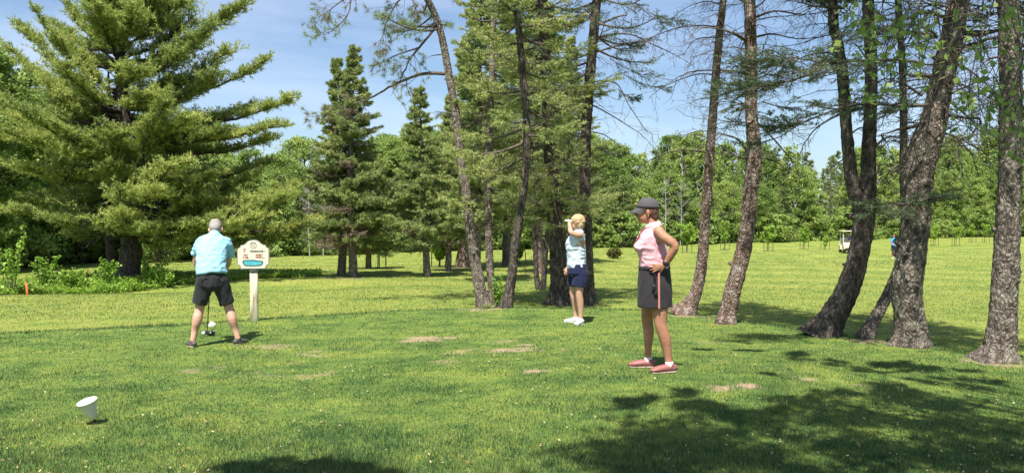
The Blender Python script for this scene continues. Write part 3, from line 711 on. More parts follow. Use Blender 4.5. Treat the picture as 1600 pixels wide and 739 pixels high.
    def stem(pxs, seed, top=11.5):
        tp = px_trunk(pxs, Y); l = tp[-1]
        tp += [[l[0], l[1], l[2] + (top - l[2]) * .5, l[3] * .6], [l[0], l[1], top, .02]]
        P = smooth_path(np.array(tp), 170); P[:, :3] -= base
        mb = MB(); tube(mb, P[:, :3], P[:, 3] * .96, 22, fl=bark_fl(seed, P[:, :3], .12)); put('stem', mb, BARK_DARK, root)
        return P
    QL = stem([(1347, 330, 22), (1338, 308, 23), (1331, 285, 21), (1326, 250, 19), (1322, 210, 18), (1318, 160, 17.5), (1313, 110, 17), (1305, 60, 16), (1298, 0, 15)], 44)
    QR = stem([(1351, 332, 24), (1354, 305, 26), (1356, 270, 24), (1356, 230, 22), (1358, 180, 19), (1359, 120, 18.5), (1357, 60, 18), (1353, 0, 17)], 45)
    wb = MB(); fol = MB()
    SP = [([(1315, 95), (1290, 84), (1250, 92), (1225, 110)], .02, 10, .5), ([(1316, 15), (1270, 12), (1230, 0)], .022, 10, .5), ([(1322, 175), (1290, 190), (1262, 215), (1240, 260)], .018, 12, .5), ([(1356, 100), (1335, 72), (1320, 70)], .012, 5, .4),
          ([(1330, 240), (1300, 262), (1285, 280)], .012, 6, .4), ([(1360, 236), (1385, 215), (1420, 215)], .02, 7, .4), ([(1325, 212), (1345, 200), (1375, 205)], .014, 6, .4), ([(1350, 340), (1370, 332), (1400, 345)], .010, 3, .3)]
    for pts, r, tw, tl in SP: px_branch(wb, rng, pts, Y, base, r, twigs=tw, tl=tl, dys=[rng.normal() * .12 * k for k in range(len(pts))], droop=.4)
    for QQ, nlen in ((QL, 22), (QR, 22)): dead_set(wb, QQ, base, nlen, 3.2, 5.2, .4, 1.2, r=.008)
    for QQ in (QL, QR): crown_limbs(wb, fol, rng, QQ, 5.4, 11, 24, 1.9, .7, nn=18, tw=17, nl=.08, nw=.024, var=.4)
    put('branches', wb, TWIG, root); put('needles', fol, G_SPRUCE_DARK, root)
    # small leaning tree
    Y = yof(1356, 529)
    root, tr, Q, base = near_trunk('spruce_tree', [(1352, 530, 32), (1362, 510, 23), (1376, 483, 19), (1392, 450, 17), (1405, 415, 15), (1413, 370, 14), (1413, 320, 13), (1411, 270, 13.5), (1410, 200, 12), (1408, 120, 11.5), (1404, 60, 11), (1400, 0, 10.5)], Y,
        'thin slanting trunk leaning into the thickest trunk from its left', GRP_NEAR, BARK_GREY, 10, 51, sides=20, dy=.35)
    wb = MB(); fol = MB(); dead_set(wb, Q, base, 30, 2.7, 5.2, .4, 1.2, r=.008)
    crown_limbs(wb, fol, rng, Q, 5.4, 9.6, 20, 1.5, .6, nn=18, tw=16, nl=.08, nw=.024, var=.4)
    put('branches', wb, TWIG, root); put('needles', fol, G_SPRUCE_DARK, root)
    # the thickest one
    Y = yof(1425, 541)
    root, tr, Q, base = near_trunk('spruce_tree', [(1424, 542, 70), (1425, 525, 56), (1423, 500, 50), (1419, 470, 49), (1418, 440, 50), (1423, 410, 47), (1428, 370, 46), (1431, 330, 46), (1433, 290, 47), (1438, 250, 50), (1449, 215, 48), (1461, 170, 40), (1471, 120, 37), (1482, 70, 36), (1490, 20, 34), (1495, -20, 32)], Y,
        'thickest trunk on the right, rough brown bark, leaning right at the top', GRP_NEAR, BARK_GREY, 13, 57, sides=40, rings=.022, lobes=.3)
    wb = MB(); fol = MB()
    SP = [([(1490, 52), (1530, 54), (1560, 50), (1600, 58)], .045, 6, .5), ([(1486, 80), (1520, 70), (1545, 62), (1580, 60)], .028, 6, .5), ([(1470, 150), (1500, 175), (1530, 200), (1560, 220)], .016, 10, .5), ([(1480, 98), (1510, 110), (1545, 140), (1570, 170)], .016, 10, .5),
          ([(1450, 120), (1415, 118), (1385, 112)], .03, 7, .45), ([(1470, 180), (1505, 185), (1530, 190), (1500, 230), (1482, 262)], .022, 14, .5), ([(1462, 205), (1490, 215), (1515, 240), (1528, 275)], .015, 10, .45), ([(1440, 195), (1405, 203), (1370, 212)], .026, 8, .45),
          ([(1460, 60), (1425, 52), (1395, 60), (1370, 70)], .026, 10, .5), ([(1475, 30), (1440, 22), (1400, 35), (1365, 30)], .028, 10, .5), ([(1438, 150), (1405, 130), (1380, 128)], .02, 8, .4), ([(1420, 262), (1395, 262), (1378, 285)], .022, 8, .35), ([(1430, 240), (1460, 262), (1478, 275)], .012, 6, .35)]
    for pts, r, tw, tl in SP: px_branch(wb, rng, pts, Y, base, r, twigs=tw, tl=tl, dys=[-abs(rng.normal()) * .12 * k for k in range(len(pts))], droop=.4)
    dead_set(wb, Q, base, 70, 2.2, 5.0, .4, 1.4, r=.009)
    # live sprays reaching left across the sky
    def sprayline(pts, n, Yd, ln=.55, v=.42, r=.02):
        P = px_branch(wb, rng, pts, Yd, base, r, twigs=4, tl=.35)
        m = len(P)
        for k in range(n):
            q = P[rng.integers(int(m * .15), m)]; s_ = rng.choice([-1, 1])
            conifer_limb(wb, fol, rng, q, (-.7, .8 * s_ * rng.random(), rng.normal() * .15), ln * (.6 + .6 * rng.random()), .006, tw=13, nn=26, nl=.032, nw=.006, tl=.32, var=v, start=.0, sag=.2)
    sprayline([(1450, 165), (1400, 166), (1355, 163), (1310, 170), (1260, 190), (1215, 215)], 15, Y - .5)
    sprayline([(1440, 100), (1400, 95), (1340, 96), (1290, 100), (1240, 92), (1212, 95)], 16, Y - .9)
    sprayline([(1290, 98), (1260, 118), (1215, 132), (1180, 140)], 13, Y - 1.0)
    sprayline([(1460, 55), (1420, 40), (1370, 45)], 6, Y - .6)
    sprayline([(1430, 320), (1400, 318), (1370, 312)], 7, Y - .4, ln=.35)
    sprayline([(1432, 315), (1465, 308), (1490, 305)], 5, Y - .4, ln=.3)
    crown_limbs(wb, fol, rng, Q, 5.0, 12.6, 50, 2.4, .8, nn=18, tw=20, nl=.08, nw=.024, var=.4)
    put('branches', wb, TWIG, root); put('needles', fol, G_SPRUCE_DARK, root)
    # the one at the frame edge
    Y = yof(1565, 564)
    root, tr, Q, base = near_trunk('spruce_tree', [(1557, 565, 78), (1563, 548, 54), (1567, 520, 46), (1570, 470, 42), (1572, 420, 41), (1574, 360, 38), (1576, 300, 36), (1578, 230, 36), (1577, 160, 35), (1575, 90, 34), (1573, 30, 33), (1572, -10, 32)], Y,
        'straight scaly grey trunk at the far right with hanging green leaves around it', GRP_NEAR, BARK_GREY, 13, 61, sides=40, rings=.022)
    wb = MB(); fol = MB(); dead_set(wb, Q, base, 26, 2.4, 4.4, .4, 1.3, r=.009)
    for pts in ([(1585, 300), (1595, 290), (1610, 280)], [(1565, 150), (1530, 165), (1500, 150)], [(1562, 90), (1540, 95), (1515, 120)]): px_branch(wb, rng, pts, Y, base, .014, twigs=6, tl=.4)
    for _ in range(10):
        conifer_limb(wb, fol, rng, at(1590 + 40 * rng.random(), 10 + 110 * rng.random(), Y - .3) - base, (-.3 + rng.random() * 1.4, rng.normal() * .5, -.1), .55, .006, tw=14, nn=24, nl=.034, nw=.006, var=.4, start=0)
    crown_limbs(wb, fol, rng, Q, 4.9, 12.4, 44, 2.4, .8, nn=18, tw=20, nl=.08, nw=.024, var=.4)
    put('branches', wb, TWIG, root); put('needles', fol, G_SPRUCE_DARK, root)

def leafy_branch(wb, fol, rng, p, d, ln, r, nleaf=26, size=.05, depth=0):
    tips = []; dead_branch(wb, rng, p, d, ln, r, depth, .5, tips=tips, twigs=.8)
    C = []
    for P, l in tips:
        t = rng.random(max(2, int(nleaf * l))) * (len(P) - 1.001); k = t.astype(int); C.append(P[k] + (P[k + 1] - P[k]) * (t - k)[:, None])
    C = np.concatenate(C); C[:, 2] -= .02
    leaves(fol, rng, C, 1, .03, size, var=.35 + .2 * rng.random(), vj=.2, aspect=.75, flat=.15)

def overhead_tree():
    """the birch beside the photographer: its twigs hang into the top right corner and its crown shades the foreground"""
    rng = np.random.default_rng(123)
    base = np.array([4.7, 1.0, gz(4.7, 1.0)])
    root = thing('birch_tree', base, 'leafy tree beside the camera whose hanging twigs fill the top right corner', 'tree')
    H = 9.5; t = np.linspace(0, 1, 40)
    P = np.stack([.5 * np.sin(t * 2.2) - .6 * t, .6 * t, t * H], 1); mb = MB(); tube(mb, P, .17 * (1 - .9 * t) + .01, 18, fl=bark_fl(9, P, .06, .2)); put('trunk', mb, BARK_GREY, root)
    wb = MB(); fol = MB()
    # hanging twigs seen in the photograph
    def hang(px, py, Y, n, sp, ln):
        for _ in range(n):
            p = at(px + rng.normal() * sp, py + rng.normal() * sp * .3, Y + rng.normal() * .25) - base
            leafy_branch(wb, fol, rng, p, (rng.normal() * .35, rng.normal() * .35, -1), ln * (.6 + .6 * rng.random()), .0035, nleaf=13, size=.043, depth=1)
    Yd = 4.6
    for px, py, n, sp, ln in ((1345, -30, 6, 20, .30), (1400, 0, 8, 28, .42), (1395, 80, 5, 25, .3), (1440, 20, 7, 25, .5), (1380, 105, 5, 18, .3), (1560, 0, 8, 25, .4), (1590, 70, 7, 16, .5), (1515, 60, 5, 14, .45), (1520, 150, 5, 12, .28), (1595, 150, 5, 12, .4), (1340, 20, 5, 15, .25), (1545, 130, 5, 14, .3), (1450, -10, 5, 40, .3)):
        hang(px, py, Yd, n, sp, ln)
    def pxb(pts, r):
        A = np.array([at(px, py, Yd + dy) - base for px, py, dy in pts]); Q = smooth_path(A, 24); tube(wb, Q, np.linspace(r, .002, 24), 5, cap=False)
    pxb([(1700, -200, 0), (1640, -60, 0), (1560, -30, 0), (1450, -40, 0), (1340, -30, 0)], .014)
    pxb([(1640, -60, 0), (1600, 40, 0), (1590, 120, 0), (1600, 190, 0)], .008)
    pxb([(1560, -30, 0), (1530, 60, .1), (1512, 140, .1), (1522, 200, .1)], .006)
    pxb([(1450, -40, 0), (1420, 40, 0), (1390, 120, 0), (1385, 160, 0)], .006)
    # connect the twigs to the trunk
    e = at(1700, -200, Yd) - base; tube(wb, smooth_path(np.array([[-.05, .1, 3.2], [.4, 1.6, 3.9], e + [.1, -.4, .25], e]), 24), np.linspace(.04, .014, 24), 7, cap=False)
    # crown overhead: clumps placed where their shade falls in the photograph
    sh = SUNV / SUNV.z
    clumps = []
    for px, py, rad, n in ((1060, 655, .35, 3), (1150, 640, .3, 3), (1240, 625, .22, 2), (1120, 690, .45, 4), (1000, 700, .3, 3), (960, 730, .35, 3), (1060, 730, .45, 4), (1180, 725, .4, 3), (1300, 640, .35, 3), (1390, 650, .4, 4), (1480, 665, .4, 4), (1560, 650, .4, 4), (1420, 610, .3, 3), (1350, 615, .25, 2),
                        (1560, 700, .4, 4), (1500, 725, .4, 4), (1380, 715, .3, 3), (1610, 720, .5, 4), (1010, 625, .2, 2), (1090, 618, .2, 2), (1140, 548, .18, 2), (1220, 556, .25, 3), (1310, 566, .3, 3), (1400, 575, .3, 3), (1490, 582, .25, 3), (1180, 580, .12, 1), (1130, 670, .35, 3), (1100, 745, .4, 3), (1020, 745, .3, 2), (1660, 660, .5, 5), (1290, 690, .22, 2), (1240, 735, .3, 2), (1600, 590, .35, 3), (1510, 600, .3, 2), (1440, 585, .25, 2), (1700, 600, .5, 4)):
        X, Y = hit(px, py); h = 5.6 + 3.2 * rng.random()
        wide_ = 1.6 if py < 600 else 1.0
        for _ in range(n):
            q = np.array([X, Y, 0]) + np.array(sh) * (h + rng.normal() * .5) - base; q[:2] += rng.normal(size=2) * rad * .7 * wide_; clumps.append((q, rad * (.75 if py < 600 else 1)))
    for q, rad in clumps:
        leaves(fol, rng, q[None] + rng.normal(size=(5, 3)) * rad * .4, 24, rad * .55, .085, var=.45, vj=.15, aspect=.75, flat=.5)
    # limbs out to the clumps
    for q, rad in clumps[::2]:
        z0 = max(2.6, q[2] * (.45 + .2 * rng.random())); p, _ = np.array([np.interp(z0, P[:, 2], P[:, c]) for c in range(3)]), 0
        mid = p * .5 + q * .5 + np.array([0, 0, .35]) + rng.normal(size=3) * .15
        if (mid + base)[1] > .3 and (mid + base)[2] < 2.9 + (mid + base)[1] * .3: continue
        tube(wb, smooth_path(np.array([p, mid, q]), 12), np.linspace(.028, .006, 12), 5, cap=False)
    put('branches', wb, TWIG, root); put('crown', fol, G_LEAF, root)
    # second tree left of the camera: shades the grass at the bottom edge
    base2 = np.array([-3.0, -3.4, gz(-3, -3.4)])
    root = thing('maple_tree', base2, 'leafy tree standing behind the camera that shades the grass at the bottom edge', 'tree')
    t = np.linspace(0, 1, 30); P = np.stack([.6 * t, .9 * t, t * 8], 1); mb = MB(); tube(mb, P, .15 * (1 - .9 * t) + .01, 14, fl=bark_fl(19, P, .06, .2)); put('trunk', mb, BARK_GREY, root)
    wb = MB(); fol = MB()
    for px, py, rad in ((375, 735, .14), (415, 738, .2), (455, 732, .15), (500, 742, .16), (440, 758, .3), (590, 752, .14), (350, 775, .3), (700, 785, .3), (500, 790, .4)):
        X, Y = hit(px, py); h = 5.6 + 1.6 * rng.random(); q = np.array([X, Y, 0]) + np.array(sh) * h - base2
        leaves(fol, rng, q[None] + rng.normal(size=(14, 3)) * rad * .6, 34, rad * .5, .085, var=.45, vj=.15, aspect=.75, flat=.5)
        p = np.array([np.interp(q[2] * .6, P[:, 2], P[:, c]) for c in range(3)])
        tube(wb, smooth_path(np.array([p, p * .5 + q * .5 + [0, 0, .2], q]), 12), np.linspace(.03, .008, 12), 5, cap=False)
    put('branches', wb, TWIG, root); put('crown', fol, G_LEAF, root)

tree_fork_left(); tree_mid(); tree_right(); overhead_tree()
# ---------------------------------------------------------------- the big white pine on the left
def white_pine():
    rng = np.random.default_rng(201); X0, Y0 = hit(199, 441); base = np.array([X0, Y0, gz(X0, Y0)])
    root = thing('white_pine', base, 'huge spreading white pine behind the golfer, with layered plumes of soft needles', 'tree')
    def stem(pxs, top, sides=22, seed=1, dy=0):
        tp = [[*(at(px, py, Y0 + dy)), wd / FPX * Y0 / 2] for px, py, wd in pxs]; tp[0][2] = base[2] - .1
        l = tp[-1]; tp.append([l[0], l[1], top, .03]); P = smooth_path(np.array(tp), 120); P[:, :3] -= base
        mb = MB(); tube(mb, P[:, :3], P[:, 3], sides, fl=bark_fl(seed, P[:, :3], .06, .25, 2)); return mb, P
    mb, Q = stem([(198, 446, 52), (200, 428, 36), (204, 395, 31), (207, 340, 27), (208, 290, 25), (202, 250, 23), (196, 190, 20), (192, 120, 17), (190, 60, 14), (188, 0, 12)], 14.5)
    put('trunk', mb, BARK_DARK, root)
    mb2, Q2 = stem([(176, 440, 14), (172, 390, 13), (168, 320, 12), (166, 250, 11), (172, 190, 9)], 7.5, 12, 2, dy=.8)
    put('stem', mb2, BARK_DARK, root)
    wood = MB(); fol = MB()
    def plume(pxa, pya, pxb, pyb, dy=0., wdt=1., v=.55, dens=1.):
        """a limb from the trunk to a far point, with upswept needle plumes along the outer part"""
        a = at(pxa, pya, Y0) - base; b = at(pxb, pyb, Y0 + dy) - base; n = 9; t = np.linspace(0, 1, n + 1)
        P = a + (b - a) * t[:, None]; ln = np.linalg.norm(b - a); P[:, 2] += -.10 * ln * np.sin(t * np.pi) ; P += rng.normal(size=P.shape) * .05
        tube(wood, P, np.linspace(.045 + .012 * ln, .015, n + 1), 6, cap=False)
        ax = nrm(b - a); hz = nrm(np.cross(ax, [0, 0, 1])); m = int((11 + ln * 7.5) * dens)
        tt = .22 + .78 * rng.random(m) ** .75; q = tt * n; k = np.minimum(q.astype(int), n - 1); B = P[k] + (P[k + 1] - P[k]) * (q - k)[:, None]
        side = rng.normal(size=m) * 1.0
        D = nrm(ax * (.7 + .2 * rng.random((m, 1))) + hz * side[:, None] * .85 + np.array([0, 0, 1]) * (.12 + .22 * rng.random((m, 1))))
        L1 = (.35 + .75 * rng.random(m)) * (1.3 - .6 * tt) * wdt
        for bb, dd, l1 in zip(B, D, L1):
            tube(wood, np.array([bb, bb + dd * l1 * .5, bb + dd * l1]), [.016, .010, .005], 3, cap=False)
        # plume: many short shoots along each twig, needles along the shoots
        s_n = 9; f_ = np.linspace(.15, 1.0, s_n)[None, :] + rng.normal(size=(m, s_n)) * .05
        SP_ = B[:, None] + D[:, None] * (L1[:, None] * f_)[..., None]
        SD = nrm(D[:, None] * .5 + hz * rng.normal(size=(m, s_n, 1)) * .5 + np.array([0, 0, 1]) * (.15 + .55 * rng.random((m, s_n, 1))) + rng.normal(size=(m, s_n, 3)) * .4)
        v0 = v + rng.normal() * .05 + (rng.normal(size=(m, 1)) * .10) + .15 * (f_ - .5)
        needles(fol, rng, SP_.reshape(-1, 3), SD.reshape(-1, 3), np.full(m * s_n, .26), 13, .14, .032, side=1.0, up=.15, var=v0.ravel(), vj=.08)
    # limbs read off the photograph, near and far sides
    for a in [(195, 155, 60, 18, -1, 1.1, .5), (194, 150, 95, 70, -2, 1.1, .55), (196, 160, 40, 45, 1, 1, .5), (198, 175, 20, 80, 0, 1.0, .6), (198, 185, 70, 130, -1.5, 1, .55), (192, 100, 115, 20, 0, 1.1, .5), (190, 60, 140, -10, -1, 1, .55), (190, 60, 240, -15, 0, 1.1, .55),
              (192, 90, 300, 30, -1, 1.2, .55), (193, 100, 380, 12, 0, 1.1, .55), (193, 110, 330, 50, -1.8, 1.2, .5), (194, 125, 280, 85, -2, 1.1, .5), (196, 150, 415, 100, .5, 1.1, .55), (196, 155, 360, 80, -1, 1.2, .6), (197, 165, 330, 120, -1.6, 1.1, .5), (198, 180, 455, 155, 0, 1.1, .6), (199, 190, 440, 195, -.8, 1.1, .6), (200, 195, 390, 170, 1.2, 1.2, .5),
              (200, 200, 300, 185, -2.5, 1.2, .55), (202, 215, 350, 205, -1, 1.1, .55), (203, 225, 420, 215, .8, 1, .5), (200, 190, 20, 180, 0, 1.2, .7), (200, 205, -40, 200, -1, 1.3, .75), (202, 215, 60, 215, -2, 1.2, .75), (202, 230, 110, 240, -2.5, 1.2, .7), (203, 245, -30, 250, .5, 1.3, .6), (204, 255, 40, 265, -1.5, 1.2, .6), (205, 262, 100, 280, 1, 1.1, .5),
              (206, 270, 235, 200, -2.6, 1.2, .55), (206, 280, 270, 260, -2.8, 1.2, .65), (207, 290, 245, 300, -3, 1.0, .6), (207, 300, 330, 270, -1.5, 1.1, .55), (207, 305, 390, 275, .5, 1.2, .6), (207, 310, 460, 290, 0, 1.3, .75), (207, 320, 440, 310, -1.2, 1.2, .7), (207, 330, 490, 345, .5, 1.1, .7), (207, 335, 400, 340, -1.8, 1.2, .65), (207, 340, 330, 345, -2, 1.1, .55), (207, 350, 450, 370, 1, 1.1, .5),
              (206, 300, 60, 310, .5, 1.2, .5), (206, 315, 10, 330, -1, 1.2, .5), (206, 330, 90, 345, -1.6, 1.1, .5), (206, 345, 120, 368, 1, 1.0, .4), (206, 335, 195, 335, -3, .9, .7), (206, 350, 230, 360, -2.6, .9, .55), (206, 365, 290, 378, -1, .9, .45), (192, 80, 170, 40, -2.5, 1.1, .6), (191, 60, 215, 20, -2.5, 1.1, .6), (194, 130, 215, 110, -2.8, 1.1, .6), (196, 160, 230, 150, -2.8, 1.1, .6),
              (192, 80, 100, 45, 2.2, 1.1, .45), (194, 120, 300, 70, 2.4, 1.1, .45), (198, 170, 90, 150, 2.5, 1.1, .45), (200, 210, 320, 220, 2.8, 1.2, .45), (204, 260, 100, 300, 2.6, 1.2, .45), (206, 300, 320, 310, 2.8, 1.2, .45), (206, 340, 150, 360, 2.4, 1.1, .4), (206, 330, 260, 350, 2.6, 1.1, .4)]:
        plume(*a)
    for k in range(20):
        z = 1.9 + 4.6 * rng.random(); az = rng.random() * 6.28; ln = float(np.interp(z, [1.9, 4, 7, 9.5], [4.2, 6.2, 5.6, 4.4])) * (.55 + .45 * rng.random())
        pa = on_axis(Q, z)[0] + base; pb = pa + np.array([math.cos(az) * ln, math.sin(az) * ln, .22 * ln - .2])
        plume(800 + FPX * pa[0] / pa[1], HOR - FPX * (pa[2] - CAM_Z) / pa[1], 800 + FPX * pb[0] / pb[1], HOR - FPX * (pb[2] - CAM_Z) / pb[1], pb[1] - Y0, 1.1, .5, .8)
    for k in range(30):    # fuller core
        z = 3.5 + 7.0 * rng.random(); az = rng.random() * 6.28; ln = 1.6 + 2.0 * rng.random()
        pa = on_axis(Q, z)[0] + base; pb = pa + np.array([math.cos(az) * ln, math.sin(az) * ln, .3 * ln])
        plume(800 + FPX * pa[0] / pa[1], HOR - FPX * (pa[2] - CAM_Z) / pa[1], 800 + FPX * pb[0] / pb[1], HOR - FPX * (pb[2] - CAM_Z) / pb[1], pb[1] - Y0, 1.1, .55, 1.3)
    for k in range(26):    # top beyond the frame
        z = 9.6 + 4.6 * rng.random(); az = rng.random() * 6.28; ln = (15 - z) * .62 * (.7 + .5 * rng.random())
        pa = on_axis(Q, z)[0] + base; pb = pa + np.array([math.cos(az) * ln, math.sin(az) * ln, .35 * ln])
        def pr(p, YY=None): return (800 + FPX * p[0] / p[1], HOR - FPX * (p[2] - CAM_Z) / p[1])
        a = pr(pa); bb_ = pr(pb); plume(a[0], a[1], bb_[0], bb_[1], pb[1] - Y0, 1., .55, .8)
    for k in range(40):
        z = 1.2 + 7 * rng.random(); p = on_axis(Q, z)[0]; az = rng.random() * 6.28; dead_branch(wood, rng, p, (math.cos(az), math.sin(az), .1), 1.2 + 2 * rng.random(), .03, 1, .3, minr=.006)
    put('branches', wood, BARK_DARK, root); put('needles', fol, G_PINE, root, smooth=False)
white_pine()

# ---------------------------------------------------------------- single spruces on the far side of the tee
def cone_spruce(px, py, toppx, toppy, wpx, Yadd=0, label='', z_lo=.22, group='spruces standing alone on the fairway', seed=1, trw=10, bark=None, var=.5, mat=None, brown=.25, bend=0, dens=1.):
    rng = np.random.default_rng(seed); X0, Y0 = hit(px, py); base = np.array([X0, Y0, gz(X0, Y0)])
    top = at(toppx, toppy, Y0) - base; H = top[2]; Wd = wpx / FPX * Y0
    root = thing('spruce_tree', base, label, 'tree', group)
    t = np.linspace(0, 1, 46)
    P = np.stack([top[0] * t ** .8 + bend * np.sin(t * np.pi), .0 * t, t * H - .08], 1)
    rad = trw / FPX * Y0 / 2 * (1 - .93 * t) + .01; mb = MB(); tube(mb, P, rad, 14, fl=bark_fl(seed, P, .08, .25, 5)); put('trunk', mb, bark or BARK_GREY, root)
    Q = np.column_stack([P, rad]); wood = MB(); fol = MB(); brn = MB()
    n = int(H * 15 * dens)
    for k in range(n):
        f_ = z_lo + (1 - z_lo) * ((k + rng.random()) / n) ; z = H * f_; p, rr = on_axis(Q, z); az = rng.random() * 6.28
        ln = Wd * ((1 - f_) / (1 - z_lo)) ** 1.05 * (.5 + .6 * rng.random()) + .10
        if f_ < z_lo + .12: ln *= .75
        el = -.12 + .45 * f_ ** 3 + rng.normal() * .06; d = (math.cos(az) * math.cos(el), math.sin(az) * math.cos(el), math.sin(el))
        is_b = rng.random() < brown * max(0, 1.1 - 1.4 * f_)
        conifer_limb(wood, brn if is_b else fol, rng, p, d, ln, .018, tw=int(8 + 11 * ln), nn=17 if not is_b else 5, nl=.11, nw=.030 if not is_b else .012, tl=.30, rise=.12, sag=.18, var=var, start=.12)
    put('branches', wood, TWIG, root); put('needles', fol, mat or G_SPRUCE, root, smooth=False)
    if brn.nv: put('browned_needles', brn, G_BROWN, root, smooth=False)
cone_spruce(533, 431, 527, 95, 84, label='left one of the twin spruces right of the sign, with the lower top', seed=301, bend=.25, brown=.45, var=.6, z_lo=.16, dens=1.2, trw=13)
cone_spruce(552, 433, 556, 75, 96, label='right one of the twin spruces right of the sign, with the taller pointed top', seed=302, bend=-.15, brown=.45, var=.6, z_lo=.16, dens=1.2, trw=13)
cone_spruce(668, 432, 656, 138, 78, label='slim pointed spruce standing alone between the twin spruces and the bowed pine', seed=303, var=.6, z_lo=.17, trw=11)
cone_spruce(722, 418, 728, 60, 105, label='broad spruce with a kinked pale trunk, seen just left of the bowed pine', seed=304, var=.62, trw=24, bark=BARK_WARM, z_lo=.2, brown=.05, bend=.5, dens=1.1)
cone_spruce(744, 440, 752, -30, 85, label='tall green spruce close behind the bowed pine', seed=305, var=.66, trw=13, z_lo=.22, brown=.05)
cone_spruce(842, 428, 840, -60, 110, label='tall spruce with a pale thick trunk behind the two thin dark stems', seed=306, var=.62, trw=16, bark=BARK_WARM, z_lo=.24, brown=.1)
cone_spruce(792, 415, 790, -20, 115, label='wide bright green spruce filling the gap behind the dark bent one', seed=307, var=.7, trw=14, z_lo=.2, brown=.05)
cone_spruce(885, 412, 893, 60, 85, label='spruce half hidden behind the thick dark one and the woman in pale blue', seed=308, var=.55, trw=12, z_lo=.2)

cone_spruce(700, 424, 705, 150, 80, label='bright green spruce between the lone slim one and the bowed pine', seed=309, var=.72, trw=10, z_lo=.2, brown=.05)
cone_spruce(575, 420, 580, 225, 62, label='low bushy spruce just right of the twin spruces', seed=310, var=.55, trw=9, z_lo=.15, brown=.15)
# ---------------------------------------------------------------- the wood at the end of the fairway
def deciduous(name, H, W, seed, mat, nclump=110, lf=.30, per=52, low=.12, bark=None, open_=.0, col_var=.5, vert=1.0):
    rng = np.random.default_rng(seed); root = thing(name, (0, -500, 0), 'x', 'tree')
    t = np.linspace(0, 1, 16); ph = rng.random(2) * 6
    P = np.stack([.03 * H * np.sin(t * 3 + ph[0]), .03 * H * np.sin(t * 2.5 + ph[1]), t * H * .9 - .2], 1)
    wb = MB(); tube(wb, P, H * .012 * (1 - .85 * t) + .01, 8)
    fol = MB(); C = []; S = []
    for k in range(nclump):
        f_ = low + (1 - low) * rng.random() ** (.85); z = H * f_; az = rng.random() * 6.28
        prof = (math.sin(math.pi * min(1, ((f_ - low) / (1 - low)) * .78 + .18)) ** .7)
        r = W * .5 * prof * (.35 + .65 * rng.random() ** .5) * (1 + .25 * math.sin(az * 3 + ph[0] + f_ * 5))
        c = np.array([math.cos(az) * r, math.sin(az) * r, z]); C.append(c); S.append(W * .11 * (.6 + .8 * rng.random()))
        if k % 4 == 0:
            p = np.array([np.interp(max(.1, z - r * .7), P[:, 2], P[:, c_]) for c_ in range(3)]); tube(wb, np.array([p, (p + c) / 2 + [0, 0, .15], c]), [.045, .03, .012], 4, cap=False)
    C = np.array(C); S = np.array(S); vv = col_var + rng.normal(size=len(C)) * .12
    for q in range(0, len(C), 12):
        leaves(fol, rng, C[q:q + 12], per, np.repeat(S[q:q + 12], 3).reshape(-1, 3) * np.array([1, 1, .7 * vert]), lf, var=vv[q:q + 12], vj=.12, aspect=.7, flat=.45)
    put('trunk', wb, bark or BARK_FAR, root); put('crown', fol, mat, root, smooth=False)
    return root
def far_conifer(name, H, W, seed, mat, var=.45):
    rng = np.random.default_rng(seed); root = thing(name, (0, -500, 0), 'x', 'tree')
    t = np.linspace(0, 1, 12); P = np.stack([0 * t, 0 * t, t * H - .2], 1); wb = MB(); tube(wb, P, H * .011 * (1 - .95 * t) + .008, 7)
    fol = MB(); n = int(H * 13); B = []; D = []; Ln_ = []; vv = []
    for k in range(n):
        f_ = .07 + .93 * (k + rng.random()) / n; az = rng.random() * 6.28; ln = W * .5 * (1 - f_) ** .8 * (.6 + .5 * rng.random()) + .15
        d = nrm(np.array([math.cos(az), math.sin(az), -.12 + .3 * f_])); hz = np.array([-d[1], d[0], 0]); v0 = var + rng.normal() * .1
        for q in range(6):
            u = .15 + .8 * q / 5; B.append([d[0] * ln * u, d[1] * ln * u, H * f_ + d[2] * ln * u - .2]); D.append(nrm(d + hz * rng.choice([-1, 1]) * .8 * rng.random() + [0, 0, rng.normal() * .1])); Ln_.append(ln * .4 * (1.2 - u) + .15); vv.append(v0)
    needles(fol, rng, np.array(B), np.array(D), np.array(Ln_), 12, .20, .07, side=.7, var=np.array(vv), vj=.1, droop=.2)
    put('trunk', wb, BARK_FAR, root); put('crown', fol, mat, root, smooth=False)
    return root
def bare_tree(name, H, seed, bark):
    rng = np.random.default_rng(seed); root = thing(name, (0, -500, 0), 'x', 'tree')
    t = np.linspace(0, 1, 14); P = np.stack([.25 * np.sin(t * 3), 0 * t, t * H - .2], 1); wb = MB(); tube(wb, P, .09 * (1 - .85 * t) + .01, 8); put('trunk', wb, bark, root)
    br = MB()
    for k in range(26):
        z = H * (.25 + .7 * rng.random()); az = rng.random() * 6.28; p = np.array([np.interp(z, P[:, 2], P[:, c]) for c in range(3)])
        dead_branch(br, rng, p, (math.cos(az), math.sin(az), .6), .8 + 1.2 * rng.random(), .03, 0, .1, minr=.012, twigs=.6)
    put('branches', br, bark, root)
    return root

